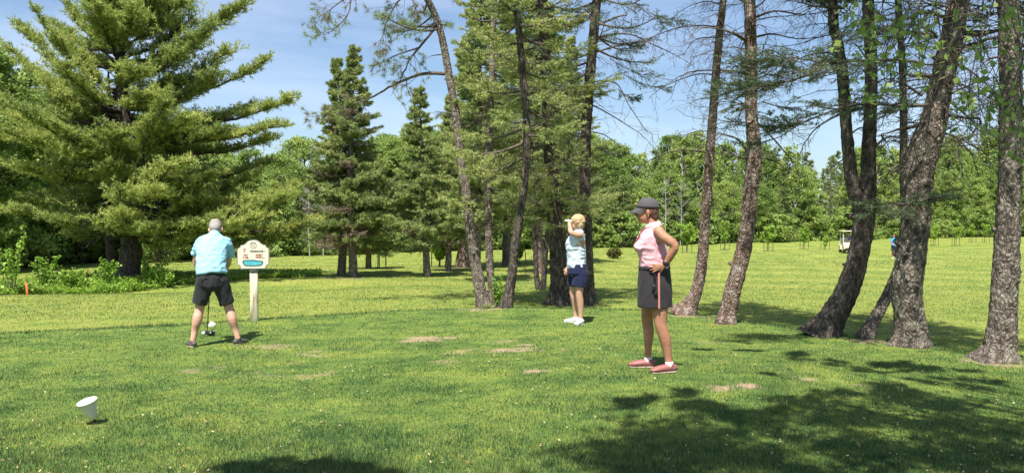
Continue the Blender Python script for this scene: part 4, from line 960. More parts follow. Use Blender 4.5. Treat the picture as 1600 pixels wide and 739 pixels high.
KIND = []
for k in range(5): KIND.append(('broadleaf_tree', deciduous('broadleaf_tree', 10, 5.2 + .5 * (k % 3), 400 + k, G_LEAF, nclump=230, per=90, lf=.175, low=.05, col_var=.42 + .06 * k), 'd'))
for k in range(2): KIND.append(('poplar_tree', deciduous('poplar_tree', 10, 3.2, 420 + k, G_LEAF, nclump=110, per=46, lf=.22, low=.18, col_var=.72, bark=BARK_PALE, vert=1.4), 'p'))
for k in range(3): KIND.append(('far_spruce', far_conifer('far_spruce', 10, 3.4 + .4 * k, 430 + k, G_SPRUCE, .5), 'c'))
for k in range(2): KIND.append(('bare_tree', bare_tree('bare_tree', 10, 440 + k, BARK_PALE), 'b'))
SHR = [deciduous('shrub', 3, 3.6, 450 + k, G_LEAF, nclump=60, per=60, lf=.22, low=.02, col_var=.45 + .12 * k) for k in range(3)]

EDGE = [(-60, 413), (0, 411), (100, 409), (200, 407), (300, 405), (450, 400), (600, 394), (750, 391), (900, 388), (1050, 383), (1200, 379), (1350, 374), (1500, 371), (1620, 370), (1740, 369)]
EP = np.array([hit(px, py) for px, py in EDGE])
def edge_pt(s):
    q = s * (len(EP) - 1); k = min(int(q), len(EP) - 2); p = EP[k] + (EP[k + 1] - EP[k]) * (q - k); t = EP[k + 1] - EP[k]; t = t / np.linalg.norm(t)
    return p, np.array([-t[1], t[0]])
TOPROW = [(-60, 190), (0, 200), (100, 205), (250, 222), (310, 228), (380, 238), (470, 215), (560, 235), (640, 212), (700, 225), (760, 215), (850, 222), (950, 222), (975, 228), (1015, 250), (1060, 214), (1110, 232), (1180, 236), (1230, 234), (1300, 240), (1380, 232), (1450, 228), (1540, 225), (1600, 215), (1740, 212)]
def top_row(px): return float(np.interp(px, [a for a, _ in TOPROW], [b for _, b in TOPROW]))
def place_wood():
    rs = random.Random(8); used = set()
    regions = [(0, 'behind the white pine'), (300, 'behind the twin spruces'), (620, 'behind the bowed pine'), (900, 'behind the woman in pink'), (1120, 'beyond the staked saplings'), (1320, 'beyond the golf cart'), (1500, 'past the rightmost trunk')]
    nm = {'d': 'rounded leafy tree', 'p': 'narrow pale poplar', 'c': 'pointed dark conifer', 'b': 'bare grey tree'}
    def emit(idx, X, Y, H, label_row, wmul=1):
        name, proto, kd = KIND[idx]; px = 800 + FPX * X / Y; rg = [r for p, r in regions if px >= p]; rg = rg[-1] if rg else regions[0][1]
        lab = f'{nm[kd]}, {label_row} of the far wood, {rg}'
        s = H / 10.; loc = (X, Y, gz(X, Y) - .1); sc = (s * wmul, s * wmul, s)
        if idx in used: copy_thing(proto, loc, rs.random() * 6.28, sc, lab, 'trees of the far wood')
        else:
            used.add(idx); proto.location = loc; proto.scale = sc; proto['label'] = lab; proto['group'] = 'trees of the far wood'
    rows = [(0.8, 66, 'front edge', .72), (3.6, 58, 'second rank', .92), (7.5, 56, 'back', 1.0), (13, 48, 'back', 1.12)]
    for off, n, lr, hm in rows:
        for k in range(n):
            s = (k + .15 + .7 * rs.random()) / n; p, nn = edge_pt(s); o = off + rs.random() * 2.4
            X, Y = p + nn * o; px = 800 + FPX * X / Y
            tr_ = top_row(px) - 6 + rs.uniform(-10, 16) * (1 if off < 13 else .6); H = (CAM_Z - (tr_ - HOR) / FPX * Y - gz(X, Y))
            H *= hm * (.8 + .25 * rs.random() if off < 5 else .95 + .08 * rs.random()) if off < 13 else 1.0
            u = rs.random()
            if px < 480: idx = rs.choice([0, 1, 2, 3, 4]) if u < .85 else rs.choice([7, 8, 9])
            elif px < 1150: idx = rs.choice([0, 1, 2, 3]) if u < .36 else (rs.choice([5, 6]) if u < .74 else rs.choice([7, 8, 9]))
            else: idx = rs.choice([0, 1, 2, 3, 4]) if u < .46 else (rs.choice([5, 6]) if u < .72 else rs.choice([7, 8, 9]))
            emit(idx, X, Y, H, lr, 1.15 if H < 9 else 1.0)
    for px, row in ((1038, 275), (1063, 282), (1097, 285), (484, 280), (505, 275)):
        X, Y = hit(px, 386 - (px - 900) * .03 + 2); Y2 = Y * .99; X2 = X * .99; H = (CAM_Z - (row - HOR) / FPX * Y2 - gz(X2, Y2)); emit(rs.choice([10, 11]), X2, Y2, H, 'front edge', .8)
    # shrubs along the edge
    first = set()
    for k in range(70):
        s = (k + rs.random()) / 70; p, nn = edge_pt(s); X, Y = p + nn * rs.uniform(-.6, 1.2); j = rs.randrange(3); px = 800 + FPX * X / Y; rg = [r for p_, r in regions if px >= p_]; rg = rg[-1] if rg else regions[0][1]
        h = rs.uniform(.5, 1.15) * (.7 + Y / 160); lab = f'leafy shrub at the foot of the far wood, {rg}'
        if j in first: copy_thing(SHR[j], (X, Y, gz(X, Y) - .1), rs.random() * 6.28, (h * 1.1, h * 1.1, h), lab, 'shrubs along the far wood')
        else: first.add(j); SHR[j].location = (X, Y, gz(X, Y) - .1); SHR[j].scale = (h * 1.1, h * 1.1, h); SHR[j]['label'] = lab; SHR[j]['group'] = 'shrubs along the far wood'; 
        # category differs from the trees
    for o in bpy.data.objects:
        if o.name.startswith('shrub') and o.parent is None: o['category'] = 'shrub'
    # nearer woodland at the extreme left, in front of which the pine stands
    for px, py, row, idx in ((-30, 425, 70, 0), (25, 421, 115, 1), (-60, 423, 60, 2), (50, 417, 150, 0), (-90, 430, 90, 3), (75, 412, 190, 4), (-10, 418, 215, 2), (120, 412, 215, 0), (250, 410, 240, 2)):
        X, Y = hit(px, py); H = (CAM_Z - (row - HOR) / FPX * Y - gz(X, Y)); emit(idx, X, Y, H, 'left corner', 1.0)
place_wood()

def undergrowth():
    """dark brush under the far wood and the weedy ditch under the pine"""
    rng = np.random.default_rng(77); mb = MB(); C = []; v = []
    for k in range(2600):
        s = rng.random(); p, nn = edge_pt(s); X, Y = p + nn * (rng.random() * 3.5 - .3); C.append([X, Y, gz(X, Y) + rng.random() ** 1.5 * (1.3 if rng.random() < .5 else .5)]); v.append(.35 + .4 * vnoise(X, Y, .6, 3))
    C = np.array(C); v = np.array(v); leaves(mb, rng, C, 22, np.array([.5, .4, .3]), .24, var=v, vj=.12, flat=.4)
    tag(put('undergrowth', mb, G_LEAF, smooth=False), 'low brush along the foot of the far wood', 'undergrowth', kind='stuff')
    mb = MB(); C = []; H = []
    for k in range(2600):
        px = -60 + 560 * rng.random() ** 1.15; row = np.interp(px, [-60, 0, 100, 200, 300, 400, 500], [466, 462, 456, 450, 443, 438, 434]) - rng.random() * (16 if px < 280 else 9)
        Y = 1200 * 2.35 / (row - HOR); X = (px - 800) / FPX * Y; hmax = np.interp(px, [-60, 60, 200, 300, 480], [.8, .6, .42, .28, .13]); g_ = vnoise(X, Y, .8, 5)
        C.append([X, Y, gz(X, Y)]); H.append(hmax * (.25 + g_) * rng.random())
    C = np.array(C); H = np.array(H); D = nrm(rng.normal(size=C.shape) * .25 + [0, 0, 1])
    needles(mb, rng, C, D, H, 16, .16, .03, side=.7, up=.2, var=.5, vj=.18)
    leaves(mb, rng, C + D * (H * .8)[:, None], 12, .16, .10, var=.45 + .4 * vnoise(C[:, 0], C[:, 1], .9, 6), vj=.18, flat=.4)
    tag(put('ditch_weeds', mb, G_FRESH, smooth=False), 'tangle of weeds in the ditch below the big pine', 'weeds', kind='stuff')
undergrowth()

def weed_plants():
    rng = np.random.default_rng(5)
    for k, (px, py, top, wpx, lab) in enumerate([(72, 452, 398, 30, 'tall leafy weed left of the pine, beyond the orange stake'), (20, 460, 358, 46, 'tall leafy bush at the left edge of the picture'), (165, 448, 405, 30, 'leafy weed growing against the left side of the pine trunk'), (228, 446, 405, 24, 'leafy weed growing against the right side of the pine trunk'), (108, 452, 420, 18, 'small leafy weed midway between the orange stake and the pine'), (258, 446, 424, 26, 'low leafy weed between the pine trunk and the golfer')]):
        Y = 1200 * 2.35 / (py - HOR); X = (px - 800) / FPX * Y; z0 = gz(X, Y); H = (CAM_Z - (top - HOR) / FPX * Y) - z0; Wd = wpx / FPX * Y
        root = thing('weed_plant', (X, Y, z0), lab, 'plant', 'tall weeds in the ditch'); st = MB(); fo = MB(); n = 7
        for j in range(n):
            e = np.array([rng.normal() * Wd * .5, rng.normal() * Wd * .4, H * (.6 + .4 * rng.random())]); P = smooth_path(np.array([[0, 0, -.05], e * .5 + [0, 0, .1], e]), 10); tube(st, P, np.linspace(.012, .004, 10), 4, cap=False)
            leaves(fo, rng, P[3:], 12, .13, .11, var=.6, vj=.2, flat=.4)
        put('stem', st, TWIG, root); put('leaves', fo, G_FRESH, root, smooth=False)
weed_plants()

def sprout():
    rng = np.random.default_rng(6); X, Y = hit(776, 480); Y -= .15; root = thing('leafy_sprout', (X, Y, gz(X, Y)), 'bright green leafy sprout at the foot of the clump of stems', 'plant')
    st = MB(); fo = MB()
    for j in range(9):
        e = np.array([rng.normal() * .14, rng.normal() * .1, .25 + .5 * rng.random()]); P = smooth_path(np.array([[0, 0, -.03], e * .5, e]), 8); tube(st, P, np.linspace(.006, .002, 8), 4, cap=False); leaves(fo, rng, P[2:], 9, .07, .065, var=.55, vj=.2)
    put('stem', st, TWIG, root); put('leaves', fo, G_FRESH, root, smooth=False)
sprout()

STAKE = plain('stake_metal', (.07, .075, .05), .7)
def saplings():
    rng = np.random.default_rng(14)
    D = [(1074, 395, 350, 30, 1, 'sapling with the fullest bright crown, right of the woman in pink'), (1133, 391, 345, 12, 1, 'slim staked sapling in front of the wood, between the reddish and the scaly trunk'), (1201, 393, 352, 20, 1, 'bright staked sapling just right of the scaly trunk'), (1257, 389, 356, 12, 1, 'staked sapling left of the golf cart'),
         (1290, 390, 368, 6, .3, 'nearly bare staked sapling right beside the golf cart'), (1461, 384, 352, 16, .6, 'thin staked sapling just right of the thickest trunk'), (1494, 384, 350, 14, .5, 'reddish thin staked sapling, second right of the thickest trunk'), (1520, 379, 352, 12, .5, 'thin staked sapling third right of the thickest trunk'), (1541, 379, 350, 10, .4, 'thin staked sapling next to the trunk at the far right'),
         (590, 419, 372, 16, .15, 'bare young tree between stakes beside the twin spruces'), (686, 417, 375, 26, 1, 'staked sapling between the lone spruce and the kinked trunk'), (811, 411, 380, 14, .5, 'staked sapling seen between the bent spruce and the two thin stems')]
    for px, py, top, wpx, lf, lab in D:
        X, Y = hit(px, py); z0 = gz(X, Y); H = CAM_Z - (top - HOR) / FPX * Y - z0; Wd = wpx / FPX * Y
        root = thing('sapling', (X, Y, z0), lab, 'young tree', 'staked young trees on the fairway'); st = MB(); fo = MB()
        tube(st, np.array([[0, 0, -.05], [.03, 0, H * .5], [0, .02, H * .95]]), [.03, .022, .01], 6)
        for j in range(int(8 + 10 * lf)):
            z = H * (.42 + .5 * rng.random()); az = rng.random() * 6.28; r = Wd * .5 * (.4 + .7 * rng.random()); e = np.array([math.cos(az) * r, math.sin(az) * r * .7, z + .25 * r]); tube(st, np.array([[0, 0, z - .2], e]), [.010, .004], 4, cap=False)
            if lf > .2: leaves(fo, rng, np.linspace([0, 0, z - .1], e, 5), int(34 * lf), .22, .17, var=.75, vj=.15)
        put('trunk', st, BARK_FAR, root)
        if fo.nv: put('crown', fo, G_FRESH, root, smooth=False)
        for dx, dy in ((-.42, 0), (.42, .05), (.02, .35)):
            s_ = MB(); h_ = min(H * .55, 1.5); tube(s_, np.array([[dx, dy, -.1], [dx * .95, dy, h_]]), .028, 6); put('stake', s_, STAKE, root)
saplings()
def round_bush():
    rng = np.random.default_rng(3); X, Y = hit(960, 404); z0 = gz(X, Y); r = 12 / FPX * Y; root = thing('round_bush', (X, Y, z0), 'small clipped round bush on the fairway behind the woman in pink', 'bush')
    fo = MB(); st = MB(); a = nrm(rng.normal(size=(160, 3))) * (rng.random((160, 1)) ** .33); a[:, 2] = a[:, 2] * .72 + .70; a *= r * 1.0
    leaves(fo, rng, a, 70, .08, .045, var=.35, vj=.25, flat=.3); put('crown', fo, foliage_mat('bronze_bush_leaves', [(0, (.06, .075, .02)), (.5, (.14, .15, .035)), (1, (.26, .20, .06))], trans=.25), root, smooth=False)
    for _ in range(8): e = a[rng.integers(160)]; tube(st, np.array([[0, 0, -.02], e * .9]), [.012, .005], 4, cap=False)
    put('stem', st, TWIG, root)
round_bush()
# ---------------------------------------------------------------- solid body building: overlapping closed shapes fused by a voxel remesh
def limb(mb, pts, rads, ref=(1, 0, 0), n=18, caps=(1, 1), sub=4):
    """closed limb through pts; rads = (a, b): half widths along ref and across it; rounded ends"""
    A = np.array([[*p, *(r if hasattr(r, '__len__') else (r, r))] for p, r in zip(pts, rads)], float)
    S = smooth_path(A, max(3, (len(pts) - 1) * sub + 1)); P = S[:, :3]; rr = np.maximum(S[:, 3:], .001)
    T = np.empty_like(P); T[1:-1] = P[2:] - P[:-2]; T[0] = P[1] - P[0]; T[-1] = P[-1] - P[-2]; T = nrm(T)
    ref = np.array(ref, float); X = nrm(ref[None] - T * (T @ ref)[:, None]); Y = np.cross(T, X)
    a = np.arange(n) * 2 * np.pi / n; rings = []
    def ring(k, s, off): return P[k] + T[k] * off + X[k] * (np.cos(a) * rr[k, 0] * s)[:, None] + Y[k] * (np.sin(a) * rr[k, 1] * s)[:, None]
    m0 = min(rr[0]); m1 = min(rr[-1])
    if caps[0]: rings += [ring(0, math.sin(q), -math.cos(q) * m0 * caps[0]) for q in (.25, .7, 1.15)]
    rings += [ring(k, 1, 0) for k in range(len(P))]
    if caps[1]: rings += [ring(-1, math.sin(q), math.cos(q) * m1 * caps[1]) for q in (1.15, .7, .25)]
    ring_solid(mb, rings)
def ell(mb, c, r, rot=None, n=16):
    rings = []
    for k in range(1, n // 2 + 3):
        q = math.pi * k / (n // 2 + 3); a = np.arange(n) * 2 * np.pi / n
        V = np.stack([np.cos(a) * math.sin(q) * r[0], np.sin(a) * math.sin(q) * r[1], np.full(n, -math.cos(q) * r[2])], 1)
        if rot is not None: V = V @ np.array(rot).T
        rings.append(V + np.array(c))
    ring_solid(mb, rings)
def fuse(name, mb, mat, parent, vox=.007, sm=4, wr=0., wscale=14., wdir=(1, 1, .35), seed=0, var=.5):
    """voxel-fuse the collected solids into one continuous skin, smooth it and add cloth folds"""
    me = mb.mesh(name + '_src', []); o = bpy.data.objects.new(name + '_src', me); COL.objects.link(o)
    m = o.modifiers.new('r', 'REMESH'); m.mode = 'VOXEL'; m.voxel_size = vox; m.adaptivity = 0
    if sm: s = o.modifiers.new('s', 'SMOOTH'); s.factor = .5; s.iterations = sm
    dg = bpy.context.evaluated_depsgraph_get(); ev = o.evaluated_get(dg); nm = bpy.data.meshes.new_from_object(ev)
    bpy.data.objects.remove(o); bpy.data.meshes.remove(me)
    nm.name = name
    if wr:
        n = len(nm.vertices); co = np.empty(n * 3, np.float32); nm.vertices.foreach_get('co', co); co = co.reshape(-1, 3); no = np.empty(n * 3, np.float32); nm.vertices.foreach_get('normal', no); no = no.reshape(-1, 3)
        dsp = np.array([(.5 - abs(mnoise.noise(Vector((c[0] * wscale * wdir[0] + seed, c[1] * wscale * wdir[1], c[2] * wscale * wdir[2])))) * 2.2) + .25 * (.4 - abs(mnoise.noise(Vector((c[0] * wscale * 2.4 * wdir[0], c[1] * wscale * 2.4 * wdir[1] + seed, c[2] * wscale * 2.4 * wdir[2] + c[0] * 9)))) * 2) for c in co])
        co = co + no * (dsp * wr)[:, None]; nm.vertices.foreach_set('co', co.astype(np.float32).ravel())
    nm.materials.clear(); nm.materials.append(mat)
    nm.polygons.foreach_set('use_smooth', np.ones(len(nm.polygons), bool)); nm.update()
    return link(name, nm, parent)
def hand(mb, wrist, d, palm_n, s=1., curl=.5, thumb=1, spread=.12):
    """palm with four fingers and a thumb; d: pointing direction, palm_n: towards the palm side"""
    w_ = np.array(wrist, float); d = nrm(np.array(d, float)); nn = np.array(palm_n, float); nn = nrm(nn - d * (nn @ d)); sx = np.cross(d, nn)
    limb(mb, [w_ - d * .01 * s, w_ + d * .035 * s, w_ + d * .085 * s], [(.022 * s, .016 * s), (.036 * s, .014 * s), (.040 * s, .013 * s)], ref=sx, n=12)
    for k, (ln, off) in enumerate(((.062, -1.5), (.072, -.5), (.068, .5), (.052, 1.5))):
        b = w_ + d * .085 * s + sx * off * .020 * s; dd = nrm(d + sx * off * spread); p = b; seg = ln * s / 3; pts = [b - d * .012 * s, b]
        for q in range(3):
            an = curl * (.4 + q * .5); v = dd * math.cos(an) + nn * math.sin(an); p = p + v * seg; pts.append(p)
        limb(mb, pts, [.009 * s, .0092 * s, .0088 * s, .008 * s, .007 * s], ref=sx, n=8, sub=2)
    b = w_ + d * .03 * s - sx * thumb * .028 * s; v = nrm(d * .7 - sx * thumb * .75 + nn * .3)
    limb(mb, [b, b + v * .035 * s, b + (v * .055 + d * .012) * s], [.013 * s, .011 * s, .008 * s], n=8, sub=2)
def face_head(mb, c, f, up=(0, 0, 1), s=1., w=.074):
    """head centred at c facing f: skull, jaw, nose, brow, lips, chin, ears"""
    c = np.array(c, float); f = nrm(np.array(f, float)); up = np.array(up, float); up = nrm(up - f * (up @ f)); sx = np.cross(f, up)
    rot = np.stack([sx, f, up], 1)
    def P(x, y, z): return c + (sx * x + f * y + up * z) * s
    ell(mb, P(0, -.012, .025), (w * s, .095 * s, .088 * s), rot)
    ell(mb, P(0, .030, -.045), (.054 * s, .058 * s, .068 * s), rot)
    ell(mb, P(0, .062, -.092), (.022 * s, .020 * s, .017 * s), rot)
    limb(mb, [P(0, .075, .012), P(0, .092, -.012), P(0, .104, -.030)], [.009 * s, .011 * s, .014 * s], n=8)
    limb(mb, [P(-.036, .066, .022), P(0, .076, .026), P(.036, .066, .022)], [.010 * s, .012 * s, .010 * s], n=8)
    limb(mb, [P(-.018, .080, -.060), P(0, .088, -.060), P(.018, .080, -.060)], [.006 * s, .008 * s, .006 * s], n=8)
    limb(mb, [P(-.016, .078, -.070), P(0, .085, -.071), P(.016, .078, -.070)], [.006 * s, .008 * s, .006 * s], n=8)
    for q in (-1, 1):
        ell(mb, P(.036 * q, .055, -.022), (.020 * s, .020 * s, .018 * s), rot)
        ell(mb, P((w + .002) * q, -.008, -.012), (.010 * s, .020 * s, .032 * s), rot)
    return P, rot
def eyes(P, s, parent):
    for q in (-1, 1):
        e = MB(); ell(e, P(.031 * q, .072, .004), (.012 * s, .011 * s, .009 * s)); eo = put('eye', e, EYE, parent)
        e2 = MB(); ell(e2, P(.031 * q, .0805, .004), (.0055 * s, .004 * s, .0055 * s)); put('iris', e2, BLACK, eo)

SKIN = plain('tanned_skin', (.38, .185, .118), .55, .3, 14, .22, .05, sss=.08)
SKIN2 = plain('fair_skin', (.50, .29, .21), .55, .3, 14, .18, .05, sss=.08)
EYE = plain('eye_white', (.7, .68, .65), .3, .5, 10, .02, 0)
BLACK = plain('black_plastic', (.012, .012, .014), .35, .5, 30, .1, .02)
def cloth(name, col, nscale=220, namt=.08, rough=.85, bump=.25): return plain(name, col, rough, .2, nscale, namt, bump, sheen=.05)

def facing(px, Y): return -math.atan((px - 800) / FPX)     # yaw that turns local +y along the sight line

def golfer():
    px, row = 333, 541; X, Y = hit(px, row); root = thing('person', (X, Y, gz(X, Y)), 'golfer seen from behind in a light blue polo and black shorts, bent over his club', 'person', rz=facing(px, Y)); root.scale = (.88, .92, .935)
    B = MB()
    # legs: straddling stance, slight knee bend
    for q, hip, knee, ank, toe in ((-1, (-.115, .03, .86), (-.185, .07, .50), (-.275, .0, .09), (-.335, .13, .03)), (1, (.095, .03, .86), (.20, .07, .50), (.315, .0, .09), (.41, .11, .03))):
        limb(B, [hip, np.array(hip) * .5 + np.array(knee) * .5, knee, np.array(knee) * .62 + np.array(ank) * .38 + [0, -.025, 0], np.array(knee) * .3 + np.array(ank) * .7, ank], [.098, .088, .066, (.067, .072), .047, .038])
        limb(B, [np.array(ank) + [0, 0, .0], np.array(ank) + [0, 0, -.05]], [.04, .045])
    # trunk leaning forward (away from the camera)
    limb(B, [(-.02, .02, .86), (-.03, .05, 1.0), (-.02, .14, 1.20), (0, .24, 1.36), (.01, .30, 1.44)], [(.165, .115), (.165, .12), (.185, .12), (.19, .10), (.10, .07)])
    limb(B, [(.01, .28, 1.42), (.02, .35, 1.48), (.03, .39, 1.52)], [.062, .056, .06])
    P, rot = face_head(B, (.035, .425, 1.535), (.10, .62, -.78), (0, .78, .62), 1.12, .080)
    # arms hanging to the grip
    grip = np.array([-.055, .40, .77])
    for q, sh, el in ((-1, (-.185, .235, 1.345), (-.235, .34, 1.09)), (1, (.195, .26, 1.33), (.20, .36, 1.07))):
        wr = grip + np.array([.035 * q, -.0, .04]); limb(B, [sh, np.array(sh) * .5 + np.array(el) * .5, el, np.array(el) * .5 + wr * .5, wr], [.056, .050, .043, .040, .028])
    hand(B, grip + [-.03, .01, .045], (.25, .25, -1), (1, .1, 0), 1.0, 1.0, 1); hand(B, grip + [.035, -.01, .02], (-.25, .2, -1), (-1, .1, 0), 1.0, 1.0, -1)
    body = fuse('body', B, SKIN2, root, .0075, 3)
    eyes(P, 1.0, body)
    # short grey hair
    hb = MB(); c = P(0, -.02, .04); ell(hb, c, (.094, .115, .098), rot); ell(hb, P(0, -.055, -.005), (.080, .064, .085), rot)
    tag(fuse('hair', hb, plain('grey_hair', (.28, .26, .245), .7, .3, 160, .35, .6), root, .007, 2, .002, 70), 'short grey hair')
    s = MB()
    limb(s, [(-.025, .005, .955), (-.03, .03, 1.04), (-.025, .12, 1.20), (-.005, .225, 1.36), (.01, .285, 1.46)], [(.215, .155), (.200, .150), (.205, .14), (.215, .12), (.085, .075)], caps=(.15, .6), n=28)
    for sh, e in (((-.16, .23, 1.37), (-.235, .32, 1.20)), ((.175, .25, 1.36), (.232, .335, 1.17))):
        limb(s, [sh, np.array(sh) * .45 + np.array(e) * .55, e], [.078, .075, .070], caps=(1, .15))
    limb(s, [(-.165, .22, 1.375), (0, .26, 1.43), (.18, .24, 1.365)], [.062, .07, .062])
    shirt = fuse('shirt', s, cloth('pale_blue_polo', (.27, .51, .68)), root, .0075, 3, .013, 7, (1, 1, 2.0), 3)
    co = MB(); a = np.linspace(0, 2 * np.pi, 19)[:-1]
    limb(co, [(.012, .29, 1.448), (.02, .325, 1.495)], [(.078, .066), (.068, .060)], caps=(.1, .1), n=20); put('collar', co, cloth('blue_collar', (.30, .55, .72)), shirt)
    t = MB()
    limb(t, [(-.03, .02, .80), (-.03, .02, .90), (-.03, .03, .985)], [(.20, .155), (.205, .155), (.185, .14)], caps=(.5, .1), n=28)
    for hip, e in (((-.115, .02, .86), (-.180, .055, .56)), ((.085, .02, .86), (.175, .055, .555))):
        limb(t, [hip, np.array(hip) * .5 + np.array(e) * .5, e], [(.115, .125), (.110, .115), (.108, .110)], caps=(1, .08), n=24)
    shorts = fuse('shorts', t, cloth('black_shorts', (.022, .023, .027), rough=.7), root, .0075, 3, .012, 8, (1.4, 1, .5), 8)
    pk = MB(); box(pk, (.05, -.128, .905), (.11, .006, .006), rot=rotm(0, .05, 0)); box(pk, (-.12, -.128, .905), (.11, .006, .006), rot=rotm(0, -.05, 0)); put('pocket', pk, BLACK, shorts)
    for ank, toe in (((-.275, .0, .09), (-.335, .14, .03)), ((.315, .0, .09), (.42, .12, .03))):
        d = nrm(np.array([toe[0] - ank[0], toe[1] - ank[1], 0])); a_ = np.array(ank)
        sb = MB(); limb(sb, [a_ + [0, 0, -.045] - d * .045, a_ + [0, 0, -.052] + d * .05, a_ + [0, 0, -.058] + d * .14, a_ + [0, 0, -.060] + d * .185], [(.042, .040), (.044, .038), (.046, .028), (.036, .020)], ref=np.cross(d, [0, 0, 1]))
        limb(sb, [a_ + [0, 0, -.05], a_ + [0, 0, -.005]], [.044, .043], caps=(1, .2))
        sh_ = fuse('shoe', sb, plain('dark_shoe', (.07, .065, .06), .6), root, .006, 2)
        so_ = MB(); limb(so_, [a_ + [0, 0, -.082] - d * .055, a_ + [0, 0, -.084] + d * .06, a_ + [0, 0, -.084] + d * .18], [(.043, .014), (.047, .012), (.036, .010)], ref=np.cross(d, [0, 0, 1])); put('sole', so_, plain('shoe_sole', (.30, .25, .20), .8), sh_)
    # club, held with both hands
    M = root.location; ca, sa = math.cos(root.rotation_euler.z), math.sin(root.rotation_euler.z)
    def W(p): return np.array([M.x + p[0] * .88 * ca - p[1] * .92 * sa, M.y + p[0] * .88 * sa + p[1] * .92 * ca, M.z + p[2] * .935])
    top = W(grip + np.array([.01, -.03, .10])); hx, hy = hit(326, 525); foot = np.array([hx - .03, hy, gz(hx, hy) + .035])
    cl = thing('golf_club', tuple(foot), 'black golf driver held by the bent golfer, its head resting beside the ball', 'golf club')
    m = MB(); tube(m, np.array([top + (foot - top) * .24, foot + [0, 0, .02]]) - foot, [.0085, .006], 8); put('shaft', m, plain('dark_shaft', (.02, .02, .02), .3, .6), cl)
    m = MB(); tube(m, np.array([top, top + (foot - top) * .25]) - foot, [.014, .012], 10); put('grip', m, BLACK, cl)
    m = MB(); ell(m, (.045, .01, .0), (.062, .05, .032)); limb(m, [(-.012, 0, .0), (-.004, 0, .035)], [.016, .010]); put('club_head', m, plain('black_gloss', (.015, .015, .02), .25, .6, 20, .05, 0), cl)
    bx, by = hit(316.5, 526); b = MB(); ell(b, (0, 0, .0), (.0225, .0225, .0225), n=20); tag(link('golf_ball', b.mesh('golf_ball', [plain('ball_white', (.82, .82, .82), .35, .5, 300, .03, .3)]), loc=(bx, by, gz(bx, by) + .045)), 'white golf ball teed up beside the driver head', 'ball')
    tm = MB(); tube(tm, np.array([[bx, by, gz(bx, by) - .01], [bx, by, gz(bx, by) + .018], [bx, by, gz(bx, by) + .026]]) - np.array([bx, by, gz(bx, by)]), [.0025, .003, .008], 8); tag(link('golf_tee', tm.mesh('golf_tee', [plain('tee_wood', (.7, .62, .45))]), loc=(bx, by, gz(bx, by))), 'tiny pale golf tee under the ball', 'golf tee')
    wx, wy = hit(330, 515); mk = thing('tee_marker', (wx, wy, gz(wx, wy)), 'small white square marker tilted on the grass behind the driver head', 'tee marker')
    q = MB(); box(q, (0, 0, .062), (.078, .05, .078), rot=rotm(.2, .5, .2), bev=.006); put('block', q, plain('marker_white', (.85, .83, .78), .6), mk)
    q = MB(); tube(q, np.array([[0, 0, -.05], [0, 0, .03]]), .005, 6); put('spike', q, BLACK, mk)
golfer()

